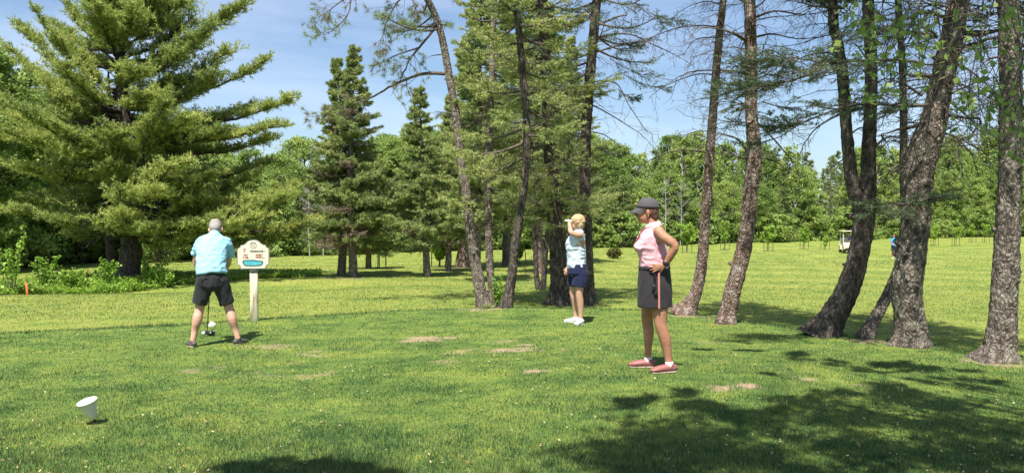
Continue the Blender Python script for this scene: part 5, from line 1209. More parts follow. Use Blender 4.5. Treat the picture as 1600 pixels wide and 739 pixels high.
def woman_blue():
    px, row = 904, 506; X, Y = hit(px, row); root = thing('person', (X, Y, gz(X, Y)), 'woman in pale blue sleeveless top and navy shorts, shading her eyes with a hand', 'person', rz=facing(px, Y))
    s0 = 1.0; B = MB()
    hipz = .80
    # near leg (her left) and far leg
    limb(B, [(.035, -.06, hipz), (.02, -.07, .64), (.01, -.085, .475), (.025, -.07, .33), (.035, -.065, .18), (.035, -.06, .075)], [(.085, .085), (.075, .075), .056, (.053, .055), .038, .033])
    limb(B, [(-.045, .09, hipz), (-.06, .10, .64), (-.085, .10, .475), (-.06, .11, .33), (-.045, .12, .18), (-.04, .12, .075)], [(.08, .085), (.07, .075), .053, (.050, .052), .036, .032])
    limb(B, [(-.02, .01, .80), (-.03, .01, .95), (-.03, .01, 1.10), (-.005, .01, 1.26), (.02, .01, 1.36)], [(.125, .155), (.11, .13), (.12, .145), (.11, .165), (.06, .08)])
    limb(B, [(.02, .01, 1.36), (.0, .01, 1.44)], [.050, .046])
    P, rot = face_head(B, (-.035, .01, 1.525), (-1, .12, -.03), (0, 0, 1), .98, .07)
    limb(B, [(.03, -.155, 1.34), (-.035, -.20, 1.34), (-.105, -.215, 1.375), (-.125, -.18, 1.43), (-.140, -.11, 1.53)], [.048, .045, .040, .033, .024])   # raised arm: shoulder, elbow, wrist
    limb(B, [(.0, .165, 1.33), (-.02, .20, 1.2), (-.03, .215, 1.06), (-.10, .19, .93), (-.165, .16, .84)], [.042, .038, .034, .030, .022])
    hand(B, (-.165, .16, .84), (-.25, -.1, -1), (.3, 1, 0), .9, .5, 1)
    body = fuse('body', B, SKIN2, root, .007, 3); eyes(P, .95, body)
    g = MB(); hand(g, (-.135, -.12, 1.545), (-.30, .9, .10), (0, .2, -1), .98, .25, 1); fuse('glove', g, plain('white_glove', (.82, .80, .78), .7), root, .006, 1)
    h = MB(); ell(h, P(0, -.03, .035), (.088, .108, .092), rot); ell(h, P(0, -.055, -.035), (.086, .075, .085), rot)
    rng = np.random.default_rng(5)
    for _ in range(46):
        v = nrm(rng.normal(size=3)); v[2] = abs(v[2]) * .9 - .25
        c_ = P(v[0] * .078, -.038 + v[1] * .088, .02 + v[2] * .085)
        if (c_ - P(0, -.038, 0)) @ np.array([-1, 0, 0]) > .075 and c_[2] < 1.55: continue
        ell(h, c_, (.026, .026, .022), n=8)
    tag(fuse('hair', h, plain('blond_hair', (.42, .30, .17), .6, .35, 120, .35, .7), root, .0065, 1, .004, 45), 'curly strawberry blond hair')
    st = MB(); limb(st, [(-.025, .01, .845), (-.03, .01, .95), (-.035, .01, 1.10), (-.045, .01, 1.19), (-.01, .01, 1.30), (.025, .01, 1.385)], [(.150, .175), (.142, .16), (.142, .165), (.148, .17), (.115, .165), (.075, .10)], caps=(.06, .3), n=28)
    ell(st, (-.10, -.06, 1.185), (.065, .07, .07)); ell(st, (-.10, .08, 1.185), (.065, .07, .07))
    limb(st, [(.03, -.12, 1.345), (.025, 0, 1.375), (.025, .13, 1.345)], [.045, .05, .045])
    m, t, o = newmat('pale_blue_print'); K = t.nodes.new; p = K('ShaderNodeBsdfPrincipled'); tcx = K('ShaderNodeTexCoord'); mp = K('ShaderNodeMapping'); mp.inputs['Scale'].default_value = (1, 1, 2.4); mp.inputs['Rotation'].default_value = (0, .3, 0); v = K('ShaderNodeTexNoise'); v.inputs['Scale'].default_value = 38; v.inputs['Detail'].default_value = 2
    r = ramp(t, [(.36, (.36, .46, .62)), (.46, (.50, .60, .74)), (.56, (.58, .66, .78))]); t.links.new(tcx.outputs['Object'], mp.inputs['Vector']); t.links.new(mp.outputs[0], v.inputs['Vector']); t.links.new(v.outputs['Fac'], r.inputs[0]); t.links.new(r.outputs[0], p.inputs['Base Color']); p.inputs['Roughness'].default_value = .85; t.links.new(p.outputs[0], o.inputs[0])
    fuse('top', st, m, root, .007, 2, .011, 9, (1, 1, 1.5), 4)
    sh = MB(); limb(sh, [(-.015, .01, .76), (-.015, .01, .82), (-.015, .01, .90)], [(.158, .185), (.155, .178), (.142, .165)], caps=(.3, .1), n=28)
    limb(sh, [(.03, -.065, .76), (.02, -.075, .66), (.01, -.08, .565)], [(.118, .10), (.115, .10), (.112, .10)], caps=(1, .05), n=24); limb(sh, [(-.05, .09, .76), (-.065, .095, .66), (-.075, .10, .565)], [(.108, .10), (.105, .10), (.10, .10)], caps=(1, .05), n=24)
    fuse('shorts', sh, cloth('navy_shorts', (.012, .017, .055)), root, .007, 2, .005, 8, (1.3, 1, .6), 2)
    for a_, d in ((np.array([.035, -.06, .075]), nrm(np.array([-.45, -1, 0.]))), (np.array([-.04, .12, .075]), nrm(np.array([-1, -.05, 0.])))):
        sb = MB(); limb(sb, [a_ + [0, 0, -.03] - d * .045, a_ + [0, 0, -.035] + d * .04, a_ + [0, 0, -.045] + d * .13, a_ + [0, 0, -.05] + d * .165], [(.037, .036), (.040, .034), (.042, .024), (.032, .018)], ref=np.cross(d, [0, 0, 1])); limb(sb, [a_ + [0, 0, -.03], a_ + [0, 0, .015]], [.038, .036], caps=(1, .2))
        so_ = fuse('shoe', sb, plain('white_shoe', (.78, .76, .74), .6), root, .006, 2)
        q = MB(); limb(q, [a_ + [0, 0, -.068] - d * .05, a_ + [0, 0, -.07] + d * .06, a_ + [0, 0, -.07] + d * .165], [(.040, .010), (.043, .010), (.033, .009)], ref=np.cross(d, [0, 0, 1])); put('sole', q, plain('grey_sole', (.45, .44, .44), .8), so_)
woman_blue()

def woman_pink():
    px, row = 1019, 580; X, Y = hit(px, row); root = thing('person', (X, Y, gz(X, Y)), 'woman in a pink sleeveless polo, grey cap and dark skirt, hand on her hip', 'person', rz=facing(px, Y))
    B = MB()
    # far leg (her right, farther forward) and near leg
    limb(B, [(-.02, .10, .80), (-.025, .12, .66), (-.045, .14, .49), (-.03, .16, .35), (-.035, .17, .20), (-.035, .18, .095)], [(.085, .088), (.075, .078), .057, (.053, .056), .037, .032])
    limb(B, [(.07, -.06, .80), (.075, -.07, .64), (.085, -.085, .46), (.125, -.075, .32), (.15, -.07, .17), (.165, -.07, .07)], [(.092, .09), (.08, .08), .060, (.056, .058), .038, .033])
    limb(B, [(.03, 0, .82), (.02, 0, .98), (.01, 0, 1.10), (.01, 0, 1.24), (.02, 0, 1.35)], [(.125, .16), (.108, .13), (.115, .145), (.105, .165), (.065, .09)])
    limb(B, [(.02, 0, 1.35), (.0, 0, 1.41), (-.02, 0, 1.46)], [.054, .052, .052])
    P, rot = face_head(B, (-.055, -.0, 1.535), (-1, -.12, -.06), (0, 0, 1), 1.0, .073)
    # near arm akimbo
    limb(B, [(.06, -.165, 1.345), (.11, -.20, 1.29), (.205, -.215, 1.215), (.17, -.19, 1.12), (.125, -.165, 1.035)], [.052, .047, .042, .038, .026])
    hand(B, (.118, -.170, 1.025), (-1, -.22, -.22), (.1, 1, .1), .95, .28, -1, .14)
    limb(B, [(.03, .165, 1.33), (.06, .22, 1.2), (.09, .24, 1.09), (.04, .20, 1.01), (.0, .175, .96)], [.045, .042, .036, .032, .024])
    hand(B, (.0, .175, .96), (-.6, -.2, -.8), (.2, -1, 0), .9, .4, 1)
    body = fuse('body', B, SKIN, root, .0062, 3); eyes(P, 1.0, body)
    # hair under the cap
    h = MB(); ell(h, P(0, -.045, .0), (.080, .075, .085), rot); ell(h, P(0, -.065, -.055), (.066, .050, .045), rot); ell(h, P(-.062, -.01, .01), (.016, .03, .04), rot); ell(h, P(.062, -.01, .01), (.016, .03, .04), rot)
    tag(fuse('hair', h, plain('auburn_hair', (.10, .045, .03), .5, .45, 130, .4, .6), root, .006, 1, .004, 40, (1, 1, .4)), 'auburn hair under the cap')
    c = MB(); GREY = cloth('grey_cap', (.075, .072, .08), 160, .06, .8, .1)
    r_ = 16; rings = []
    for k in range(10):
        q = k / 9 * math.pi / 2; a = np.arange(28) * 2 * np.pi / 28; rr = math.cos(q) ** .75 if k < 9 else .02
        rings.append(np.array([P(math.sin(t) * .088 * rr, -.018 + math.cos(t) * .108 * rr - .006 * (k / 9), .030 + .100 * math.sin(q) + .012 * math.cos(t) * (1 - k / 9)) for t in a]))
    ring_solid(c, rings); cap_ = put('cap', c, GREY, root)
    b = MB(); top = []; bot = []
    us = np.linspace(-1, 1, 15); V = []
    for u in us:
        for v in np.linspace(0, 1, 7):
            an = u * 1.05; r0x, r0y = math.sin(an) * .082, -.018 + math.cos(an) * .104; ex = (1 - u * u) ** .5 * .078
            x = r0x * (1 - .12 * v); y = r0y + ex * v; z = .040 - .038 * v - .020 * (abs(u) ** 2) * (1 - .0 * v)
            V.append(P(x, y, z))
    V = np.array(V); V2 = V - np.array([0, 0, .006]); F = []
    n7 = 7
    for i in range(14):
        for j in range(6): a0 = i * n7 + j; F += [(a0, a0 + 1, a0 + n7 + 1, a0 + n7), (105 + a0, 105 + a0 + n7, 105 + a0 + n7 + 1, 105 + a0 + 1)]
        a0 = i * n7 + 6; F.append((a0, a0 + 105, a0 + n7 + 105, a0 + n7)); a1 = i * n7; F.append((a1, a1 + n7, a1 + n7 + 105, a1 + 105))
    b.add(np.vstack([V, V2]), F); put('brim', b, GREY, cap_)
    k = MB(); ell(k, P(0, -.018, .133), (.008, .008, .005)); put('cap_button', k, GREY, cap_)
    k = MB(); box(k, P(.028, .083, .070), (.005, .030, .022), rot=rotm(0, .25, .3)); put('badge', k, plain('badge_pink', (.45, .12, .14)), cap_)
    gl = MB()
    for q in (-1, 1): ell(gl, P(.033 * q, .082, .006), (.006, .023, .017), rot @ rotm(0, 0, math.pi / 2)); tube(gl, np.array([P(.055 * q, .072, .012), P(.075 * q, .0, .010)]), .003, 6)
    tube(gl, np.array([P(-.012, .09, .01), P(.012, .09, .01)]), .003, 6); tag(put('glasses', gl, BLACK, root), 'dark sunglasses on her face')
    e = MB(); ell(e, P(.080, -.004, -.046), (.005, .005, .007)); ell(e, P(-.080, -.004, -.046), (.005, .005, .007)); put('earring', e, plain('gold', (.7, .5, .2), .3, metal=1), root)
    # polo
    PINK = cloth('pink_polo', (.66, .36, .42)); s = MB()
    limb(s, [(.025, 0, .985), (.02, 0, 1.05), (.01, 0, 1.13), (-.005, 0, 1.20), (.015, 0, 1.30), (.035, 0, 1.38)], [(.150, .172), (.142, .162), (.140, .162), (.142, .168), (.115, .165), (.070, .095)], caps=(.06, .3), n=30)
    ell(s, (-.095, -.065, 1.195), (.078, .075, .072)); ell(s, (-.095, .065, 1.195), (.078, .075, .072))
    limb(s, [(.05, -.13, 1.345), (.035, 0, 1.385), (.045, .13, 1.345)], [.046, .05, .046])
    shirt = fuse('shirt', s, PINK, root, .0065, 2, .010, 8, (1.2, 1, 1.9), 11)
    co = MB(); V = []; F = []
    nn_ = 22
    for i in range(nn_):
        t = i / (nn_ - 1) * 2 * math.pi * .90 + math.pi * 1.10; cx, cy = math.cos(t), math.sin(t)
        # opening faces -x
        V += [np.array([.012 + cx * .058, cy * .060, 1.432 + cx * .012]), np.array([.012 + cx * .090, cy * .092, 1.388 + cx * .012]), np.array([.012 + cx * .086, cy * .088, 1.383 + cx * .012]), np.array([.012 + cx * .054, cy * .056, 1.426 + cx * .012])]
        if i:
            for j in range(4): F.append(((i - 1) * 4 + j, (i - 1) * 4 + (j + 1) % 4, i * 4 + (j + 1) % 4, i * 4 + j))
    co.add(np.array(V), F); put('collar', co, cloth('pink_collar', (.70, .40, .46)), shirt)
    pl = MB(); limb(pl, [(-.080, 0, 1.37), (-.115, 0, 1.31), (-.150, 0, 1.25)], [(.010, .018)] * 3, ref=(1, 0, 0)); put('placket', pl, cloth('placket_dark', (.25, .06, .09)), shirt)
    for z, x in ((1.33, -.117), (1.29, -.137)): q = MB(); ell(q, (x, -.012, z), (.005, .008, .008)); put('button', q, EYE, shirt)
    # skirt
    SK = cloth('charcoal_skirt', (.032, .029, .033)); k = MB()
    limb(k, [(.03, 0, .618), (.028, 0, .70), (.027, 0, .80), (.025, 0, .90), (.02, 0, 1.005)], [(.167, .182), (.166, .183), (.165, .181), (.158, .175), (.146, .165)], caps=(.03, .05), n=34)
    sk = fuse('skirt', k, SK, root, .0065, 2, .005, 7, (1.2, 1.2, .7), 5)
    def on_skirt(x, z, lift=.004):
        a_ = np.interp(z, [.618, .80, .90, 1.005], [.167, .165, .158, .146]); b_ = np.interp(z, [.618, .80, .90, 1.005], [.182, .181, .175, .165]); u = (x - .027) / a_
        return np.array([x, -b_ * math.sqrt(max(.05, 1 - u * u)) - lift, z])
    q = MB(); V = []; F = []; zs = np.linspace(.622, .955, 12)
    for i, z in enumerate(zs):
        xc = .068 + .012 * (z - .62) * -1
        V += [on_skirt(xc - .009, z), on_skirt(xc + .009, z), on_skirt(xc + .009, z, -.006), on_skirt(xc - .009, z, -.006)]
        if i:
            for j in range(4): F.append(((i - 1) * 4 + j, (i - 1) * 4 + (j + 1) % 4, i * 4 + (j + 1) % 4, i * 4 + j))
    V = np.array(V); V[:, 1] -= .006; q.add(V, F); put('stripe', q, cloth('coral_stripe', (.50, .20, .19)), sk)
    wb_ = MB(); limb(wb_, [(.022, 0, .985), (.022, 0, 1.012)], [(.153, .174), (.150, .171)], caps=(.02, .02), n=34); put('waistband', wb_, SK, sk)
    # watch
    wt = MB(); w0 = np.array([.128, -.167, 1.045]); ax = nrm(np.array([.45, -.2, 1.0])); tube(wt, np.array([w0 - ax * .013, w0 + ax * .013]), .034, 16); ell(wt, w0 + [.0, -.034, 0], (.020, .008, .022)); tag(put('watch', wt, BLACK, root), 'black wristwatch')
    # folded sunglasses hanging at the pocket
    sg = thing('sunglasses', tuple(np.array(root.matrix_basis @ Vector(on_skirt(.02, .90, .012)))), 'black sunglasses hanging from the waist of the dark skirt', 'sunglasses', rz=root.rotation_euler.z)
    m = MB(); tube(m, np.array([[0, -.004, .06], [-.004, -.010, .0], [-.002, -.008, -.06]]), .0045, 6); tube(m, np.array([[.012, -.004, .05], [.010, -.012, .0], [.012, -.008, -.06]]), .004, 6); put('temples', m, BLACK, sg)
    m = MB(); ell(m, (.0, -.012, -.085), (.022, .008, .034)); ell(m, (.016, -.008, -.135), (.020, .008, .03)); put('lenses', m, BLACK, sg)
    # socks and shoes
    for a_, d in ((np.array([-.035, .18, .095]), nrm(np.array([-1, -.1, 0.]))), (np.array([.165, -.07, .07]), nrm(np.array([-.92, -.45, 0.])))):
        g_ = gz(*(np.array(root.matrix_basis @ Vector(a_)))[:2]) - root.location.z; a_ = a_.copy(); a_[2] = g_ + .09
        so_ = MB(); limb(so_, [a_ + [0, 0, -.03], a_ + [0, 0, .012]], [.039, .040], caps=(.5, .15)); put('sock', so_, cloth('pale_sock', (.72, .62, .60)), root)
        sb = MB(); cr_ = np.cross(d, [0, 0, 1]); limb(sb, [a_ + [0, 0, -.045] - d * .045, a_ + [0, 0, -.045] + d * .045, a_ + [0, 0, -.053] + d * .135, a_ + [0, 0, -.060] + d * .178], [(.038, .038), (.043, .037), (.046, .028), (.034, .019)], ref=cr_); limb(sb, [a_ + [0, 0, -.04] - d * .012, a_ + [0, 0, -.008] - d * .012], [.041, .040], caps=(1, .15))
        sh_ = fuse('shoe', sb, plain('rose_shoe', (.26, .10, .095), .55), root, .0055, 2)
        q = MB(); limb(q, [a_ + [0, 0, -.080] - d * .055, a_ + [0, 0, -.082] + d * .06, a_ + [0, 0, -.082] + d * .18], [(.041, .011), (.047, .010), (.036, .009)], ref=cr_); put('sole', q, plain('cream_sole', (.33, .25, .21), .8), sh_)
        q = MB()
        for v in (.035, .055, .075): c_ = a_ + d * v + [0, 0, -.012 - v * .25]; tube(q, np.array([c_ - cr_ * .026 - [0, 0, .012], c_ + [0, 0, .006], c_ + cr_ * .026 - [0, 0, .012]]), .0045, 6)
        put('laces', q, EYE, sh_)
woman_pink()

def distant_people():
    BLUE = cloth('bright_blue_shirt', (.03, .32, .80)); DK = cloth('dark_trousers', (.03, .035, .06))
    X, Y = hit(1397, 404); root = thing('person', (X, Y, gz(X, Y)), 'far golfer in a bright blue shirt, mostly hidden by the thickest trunk', 'person', rz=.2)
    B = MB()
    for q in (-1, 1): limb(B, [(.09 * q, 0, .85), (.12 * q, -.02, .48), (.15 * q, .02, .08)], [.09, .06, .04])
    limb(B, [(0, 0, .9), (0, .0, 1.1), (0, .0, 1.38), (0, 0, 1.46)], [(.15, .11), (.16, .11), (.18, .11), (.07, .07)]); limb(B, [(0, 0, 1.45), (0, 0, 1.52)], [.055, .055]); face_head(B, (0, -.01, 1.62), (-.8, -.5, -.1))
    for q in (-1, 1):
        limb(B, [(.19 * q, 0, 1.38), (.27 * q, -.06, 1.12), (.12 * q, -.28, .98)], [.05, .042, .03]); hand(B, (.12 * q, -.28, .98), (-.4 * q, -.6, -.5), (0, 0, 1), 1, .8)
    fuse('body', B, SKIN, root, .012, 2)
    s = MB(); limb(s, [(0, 0, .92), (0, 0, 1.15), (0, 0, 1.38), (0, 0, 1.47)], [(.20, .15), (.19, .14), (.21, .135), (.08, .08)], caps=(.1, .3))
    for q in (-1, 1): limb(s, [(.17 * q, 0, 1.39), (.24 * q, -.03, 1.2)], [.075, .07], caps=(1, .1))
    fuse('shirt', s, BLUE, root, .012, 2, .006, 8); t = MB(); limb(t, [(0, 0, .84), (0, 0, .96)], [(.175, .13), (.17, .13)])
    for q in (-1, 1): limb(t, [(.09 * q, 0, .86), (.12 * q, -.02, .55)], [.11, .10], caps=(1, .1))
    fuse('shorts', t, DK, root, .012, 2)
    h = MB(); ell(h, (.0, .01, 1.68), (.085, .10, .075)); put('hair', h, plain('brown_hair', (.10, .06, .04)), root)
    for q in (-1, 1): sb = MB(); limb(sb, [(.15 * q, .06, .04), (.15 * q, -.12, .035)], [(.05, .035), (.045, .03)]); put('shoe', sb, plain('far_white_shoe', (.7, .7, .7)), root)
distant_people()

def golf_cart():
    X, Y = hit(1326, 395); z0 = gz(X, Y); root = thing('golf_cart', (X, Y, z0), 'cream golf cart with a flat roof, parked on the far fairway', 'golf cart', rz=-.22)
    CR = plain('cream_paint', (.72, .62, .42), .35, .5, 5, .04, 0); WHT = plain('cart_frame', (.70, .68, .60), .4); TY = plain('tyre_rubber', (.03, .03, .03), .8); HUB = plain('hub_grey', (.45, .45, .44), .5); SEAT = plain('seat_vinyl', (.55, .50, .40), .6); GR = plain('cart_dark', (.06, .06, .06), .7)
    # local -y is the front, towards the camera
    b = MB(); ring = []
    prof = [(-1.15, .36, .50, .50), (-1.13, .34, .72, .55), (-.85, .32, .88, .60), (-.62, .30, .84, .60), (-.58, .26, .36, .60), (.1, .26, .36, .60), (.12, .26, .66, .60), (.95, .28, .74, .60), (1.10, .32, .70, .56), (1.14, .40, .58, .50)]
    for y, zb, zt, w_ in prof: ring.append(np.array([(-w_, y, zb), (w_, y, zb), (w_ + .01, y, (zb + zt) / 2), (w_ - .02, y, zt - .03), (w_ - .08, y, zt), (-w_ + .08, y, zt), (-w_ + .02, y, zt - .03), (-w_ - .01, y, (zb + zt) / 2)]))
    ring_solid(b, ring[::-1]); body = put('body', b, CR, root, smooth=False)
    q = MB(); box(q, (0, -1.14, .40), (.95, .10, .10), bev=.02); put('bumper', q, GR, root)
    q = MB(); box(q, (0, 0, .27), (.7, 2.0, .12), bev=.02); put('chassis', q, GR, root)
    for sx in (-1, 1):
        q = MB(); ell(q, (.40 * sx, -1.12, .66), (.07, .03, .05)); put('headlight', q, plain('lamp_glass', (.8, .8, .78), .1, .6), root)
        for y in (-.80, .78):
            w_ = thing('wheel', (0, 0, 0), None, None); w_.parent = root
            q = MB(); pr = [(.10, -.10), (.20, -.10), (.232, -.07), (.235, 0), (.232, .07), (.20, .10), (.10, .10)]; lathe(q, pr, (.50 * sx, y, .235), 26, rot=rotm(0, math.pi / 2, 0)); put('tyre', q, TY, w_)
            q = MB(); lathe(q, [(.02, -.106), (.125, -.104), (.125, .104), (.02, .106)], (.50 * sx, y, .235), 20, rot=rotm(0, math.pi / 2, 0)); put('rim', q, HUB, w_)
        q = MB(); tube(q, np.array([[.54 * sx, -.70, .84], [.52 * sx, -.52, 1.78]]), .022, 8); put('post', q, WHT, root)
        q = MB(); tube(q, np.array([[.54 * sx, .62, .70], [.52 * sx, .72, 1.78]]), .022, 8); put('post', q, WHT, root)
    q = MB(); box(q, (0, .08, 1.82), (1.14, 1.62, .07), bev=.03); put('roof', q, CR, root)
    q = MB(); box(q, (0, .38, .80), (1.08, .50, .14), bev=.05); box(q, (0, .64, 1.05), (1.08, .12, .42), bev=.04); put('seat', q, SEAT, root)
    q = MB(); a = np.arange(21) / 20 * 2 * np.pi; tube(q, np.stack([.30 + .17 * np.cos(a), -.32 + .08 * np.sin(a), .98 + .15 * np.sin(a)], 1), .014, 6); tube(q, np.array([[.30, -.32, .98], [.30, -.58, .75]]), .02, 6); put('steering_wheel', q, GR, root)
    g_ = MB(); box(g_, (0, -.62, 1.25), (1.0, .008, .72), rot=rotm(-.16, 0, 0))
    m, t, o = newmat('windscreen'); tp = t.nodes.new('ShaderNodeBsdfTransparent'); gl = t.nodes.new('ShaderNodeBsdfGlossy'); gl.inputs['Roughness'].default_value = .02; mxs = t.nodes.new('ShaderNodeMixShader'); mxs.inputs[0].default_value = .06; t.links.new(tp.outputs[0], mxs.inputs[1]); t.links.new(gl.outputs[0], mxs.inputs[2]); t.links.new(mxs.outputs[0], o.inputs[0]); put('windscreen', g_, m, root)
    # driver
    d = thing('person', (X, Y, z0), 'driver in a navy jacket sitting in the cream golf cart', 'person', rz=-.22); B = MB(); ox = .28
    limb(B, [(ox, .36, .92), (ox, .42, 1.10), (ox, .44, 1.36), (ox, .43, 1.44)], [(.15, .11), (.15, .11), (.17, .10), (.07, .07)]); limb(B, [(ox, .43, 1.42), (ox, .42, 1.5)], [.055, .055]); face_head(B, (ox, .40, 1.58), (0, -1, 0))
    for q in (-1, 1):
        limb(B, [(ox + .09 * q, .34, .93), (ox + .11 * q, -.08, .93), (ox + .11 * q, -.22, .50)], [.09, .065, .045]); limb(B, [(ox + .18 * q, .42, 1.36), (ox + .22 * q, .22, 1.14), (ox + .14 * q, -.15, 1.05)], [.05, .045, .03]); hand(B, (ox + .14 * q, -.15, 1.05), (0, -1, 0), (0, 0, -1), 1, 1)
    fuse('body', B, SKIN, d, .013, 2); s = MB(); limb(s, [(ox, .36, .90), (ox, .42, 1.12), (ox, .44, 1.37), (ox, .43, 1.46)], [(.18, .14), (.18, .13), (.20, .12), (.08, .08)], caps=(.2, .3))
    for q in (-1, 1): limb(s, [(ox + .17 * q, .43, 1.37), (ox + .225 * q, .22, 1.14), (ox + .15 * q, -.08, 1.06)], [.072, .062, .05])
    fuse('jacket', s, cloth('navy_jacket', (.02, .03, .10)), d, .013, 2); t_ = MB()
    for q in (-1, 1): limb(t_, [(ox + .09 * q, .36, .93), (ox + .11 * q, -.08, .94), (ox + .11 * q, -.23, .48)], [.105, .08, .06])
    fuse('trousers', t_, DKT, d, .013, 2); h = MB(); ell(h, (ox, .42, 1.64), (.085, .10, .075)); put('cap', h, cloth('white_cap', (.7, .7, .7)), d)
DKT = cloth('white_trousers', (.55, .55, .55))
golf_cart()

def hole_sign():
    X, Y = hit(396, 502); z0 = gz(X, Y); s = Y / FPX; root = thing('hole_sign', (X, Y, z0), 'cream golf hole sign with a scalloped board on a weathered white post, reading 7', 'sign', rz=-math.atan((396 - 800) / FPX) * .6)
    def zr(row): return CAM_Z - (row - HOR) / FPX * Y - z0
    def wood():
        m, t, o = newmat('weathered_post'); K = t.nodes.new; p = K('ShaderNodeBsdfPrincipled'); tcx = K('ShaderNodeTexCoord'); mp = K('ShaderNodeMapping'); mp.inputs['Scale'].default_value = (30, 30, 4); n = K('ShaderNodeTexNoise'); n.inputs['Scale'].default_value = 1; n.inputs['Detail'].default_value = 8
        r = ramp(t, [(.35, (.26, .22, .15)), (.5, (.50, .46, .34)), (.65, (.62, .58, .46))]); t.links.new(tcx.outputs['Object'], mp.inputs[0]); t.links.new(mp.outputs[0], n.inputs[0]); t.links.new(n.outputs['Fac'], r.inputs[0]); t.links.new(r.outputs[0], p.inputs['Base Color']); p.inputs['Roughness'].default_value = .9; t.links.new(p.outputs[0], o.inputs[0]); return m
    zt = zr(421); q = MB(); box(q, (0, .03, (zt - .15) / 2), (.115, .085, zt + .15), bev=.006); put('post', q, wood(), root)
    q = MB(); box(q, (0, -.016, zt - .04), (.10, .006, .012)); ell(q, (-.02, -.016, zt - .05), (.006, .004, .006)); put('screw', q, BLACK, root)
    # board outline in photo pixels about x=396
    hx = [(0, 374.5), (5, 375.2), (9, 377.5), (12, 381), (15, 382.5), (18, 382.6), (19.5, 386), (23.5, 388.6), (23.6, 400), (23.4, 413), (20, 415.5), (17.8, 420.4)]
    pts = [(-x * s * 1.02, zr(y)) for x, y in hx[::-1]] + [(x * s * 1.02, zr(y)) for x, y in hx[1:]]
    pts = [(p[0] + .03 * 0, p[1]) for p in pts]; n = len(pts); cx, cz = 0, (zr(398))
    def slab(sc, y0, y1, mat, name, par):
        m = MB(); A = np.array([(cx + (x - cx) * sc, y0, cz + (z - cz) * sc) for x, z in pts]); Bq = A.copy(); Bq[:, 1] = y1; F = [tuple(range(n)), tuple(range(n, 2 * n))[::-1]] + [(i, i + n, (i + 1) % n + n, (i + 1) % n) for i in range(n)]; m.add(np.vstack([A, Bq]), F); return put(name, m, mat, par, smooth=False)
    slab(1.0, -.040, -.014, plain('sign_rim', (.30, .28, .25), .7), 'rim', root)
    bd = slab(.94, -.046, -.0405, plain('cream_board', (.64, .60, .50), .5, .4, 20, .03, .02), 'board', root)
    INK = plain('sign_ink', (.10, .07, .05), .6); RED = plain('sign_red_ink', (.34, .08, .05), .6)
    def txt(body, x, row, size, mat, name='lettering', al='LEFT'):
        cu = bpy.data.curves.new(name, 'FONT'); cu.body = body; cu.size = size; cu.extrude = .001; cu.align_x = al; cu.offset = .0012; cu.materials.append(mat); tmp = bpy.data.objects.new('t', cu); COL.objects.link(tmp)
        dg = bpy.context.evaluated_depsgraph_get(); me = bpy.data.meshes.new_from_object(tmp.evaluated_get(dg)); bpy.data.objects.remove(tmp)
        o = link(name, me, bd); o.location = (x * s, -.0485, zr(row)); o.rotation_euler = (math.pi / 2, 0, 0); return o
    txt('7', -15, 393.8, .075, RED, 'number'); txt('FORMANCE 1', -4.5, 393.6, .036, INK)
    txt('- PAR', -15.5, 399.0, .030, RED); txt('R PAR', -15.5, 402.6, .030, RED); txt('INDEX 1', 3.5, 399.0, .030, RED); txt('INDEX 1', 3.5, 402.6, .030, RED)
    for x0, x1 in ((-11, -6), (13, 17)): u = MB(); box(u, ((x0 + x1) / 2 * s, -.0485, zr(403.3)), ((x1 - x0) * s, .002, .004)); put('rule', u, RED, bd)
    # emblem
    e = MB(); a = np.arange(29) / 28 * 2 * np.pi; tube(e, np.stack([.2 * s + 4.6 * s * np.cos(a), np.full(29, -.0485), zr(383) + 4.8 * s * np.sin(a)], 1), .0030, 6); tube(e, np.array([[-2.5 * s, -.0485, zr(384.4)], [0, -.0485, zr(384.0)], [2.5 * s, -.0485, zr(384.4)]]), .0035, 5)
    for k in range(5): an = .6 + k * .48; ell(e, (.2 * s + 3.2 * s * math.cos(an), -.0485, zr(383) + 3.2 * s * math.sin(an)), (.006, .002, .006), n=8)
    put('emblem', e, plain('emblem_ink', (.24, .20, .22), .6), bd)
    # green-blue hole plan
    o_ = [(-15, 411), (-15.6, 409), (-14.6, 407), (-12, 406.2), (-7, 406.6), (-3, 406.0), (1, 406.2), (5, 407.2), (10, 407.6), (13.5, 408), (14.3, 409.6), (12.5, 412.4), (9, 414), (3, 414.3), (-2, 414.6), (-7, 414.2), (-12, 413.8)]
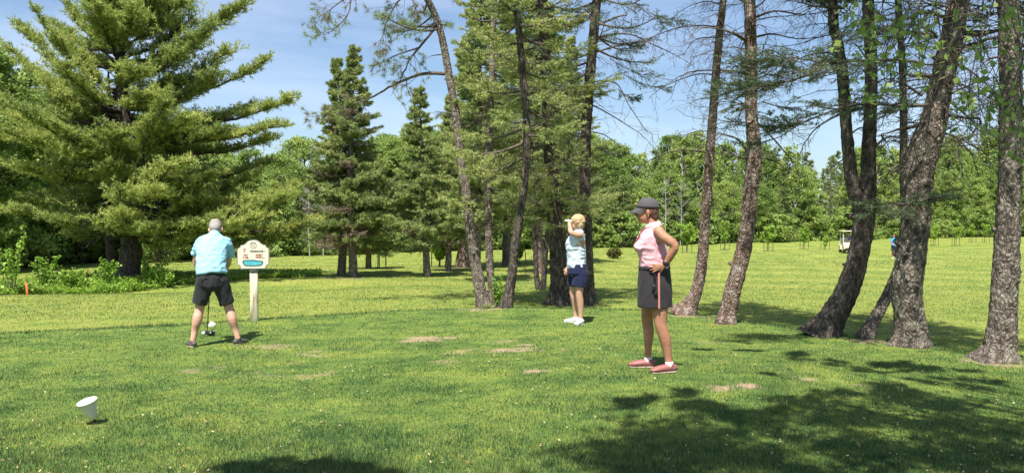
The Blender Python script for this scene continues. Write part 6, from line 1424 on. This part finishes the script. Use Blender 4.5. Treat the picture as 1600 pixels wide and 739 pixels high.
    P2 = smooth_path(np.array([[x, 0, y] for x, y in o_ + [o_[0]]]), 60)[:-1]; m = MB(); A = np.array([(p[0] * s, -.0478, zr(p[2])) for p in P2]); A2 = A.copy(); A2[:, 1] = -.0465; nn2 = len(A); m.add(np.vstack([A, A2]), [tuple(range(nn2)), tuple(range(nn2, 2 * nn2))[::-1]] + [(i, i + nn2, (i + 1) % nn2 + nn2, (i + 1) % nn2) for i in range(nn2)])
    put('hole_plan', m, plain('turquoise_paint', (.08, .42, .50), .5, .4, 14, .2, 0), bd, smooth=False)
    m = MB(); tube(m, np.vstack([A, A[:1]]) - [0, .001, 0], .0055, 6, cap=False); put('plan_outline', m, plain('plan_ink', (.03, .11, .11), .6), bd)
    for sx in (-1, 1): m = MB(); tube(m, np.array([[17.0 * sx * s, -.02, zr(420)], [17.0 * sx * s, -.02, zr(425)]]), .004, 6); put('hook', m, BLACK, root)
hole_sign()

def cone_marker():
    X, Y = hit(145, 664); root = thing('tee_marker', (X, Y, gz(X, Y)), 'white cone shaped tee marker, wide end up, tilted on a black spike', 'tee marker'); root.scale = (.88, .88, .92)
    W_ = plain('white_plastic', (.58, .58, .54), .45, .4, 20, .06, .05); r = rotm(.24, -.20, 0)
    m = MB(); lathe(m, [(.030, .050), (.034, .052), (.050, .115), (.068, .175), (.078, .200), (.083, .203), (.084, .210), (.080, .214), (.02, .213)], (0, 0, 0), 40, rot=r); put('cone', m, W_, root)
    m = MB(); tube(m, np.array([[0, 0, -.08], [0, 0, .02], np.array(r) @ [0, 0, .055]]), .009, 8); put('spike', m, BLACK, root)
cone_marker()
def orange_stake():
    Y = 1200 * 2.35 / (462 - HOR); X = (41 - 800) / FPX * Y; z0 = gz(X, Y); root = thing('hazard_stake', (X, Y, z0), 'short orange stake standing in the weeds at the left', 'stake'); m = MB(); H = CAM_Z - (442 - HOR) / FPX * Y - z0
    OR = plain('orange_paint', (.75, .16, .05), .5); box(m, (0, 0, H / 2 - .05), (.06, .04, H + .1), rot=rotm(0, -.06, 0), bev=.008); put('stake_shaft', m, OR, root)
    m = MB(); lathe(m, [(.03, 0), (.004, .05)], (-.015 - H * .03, 0, H), 8); put('tip', m, OR, root)
orange_stake()
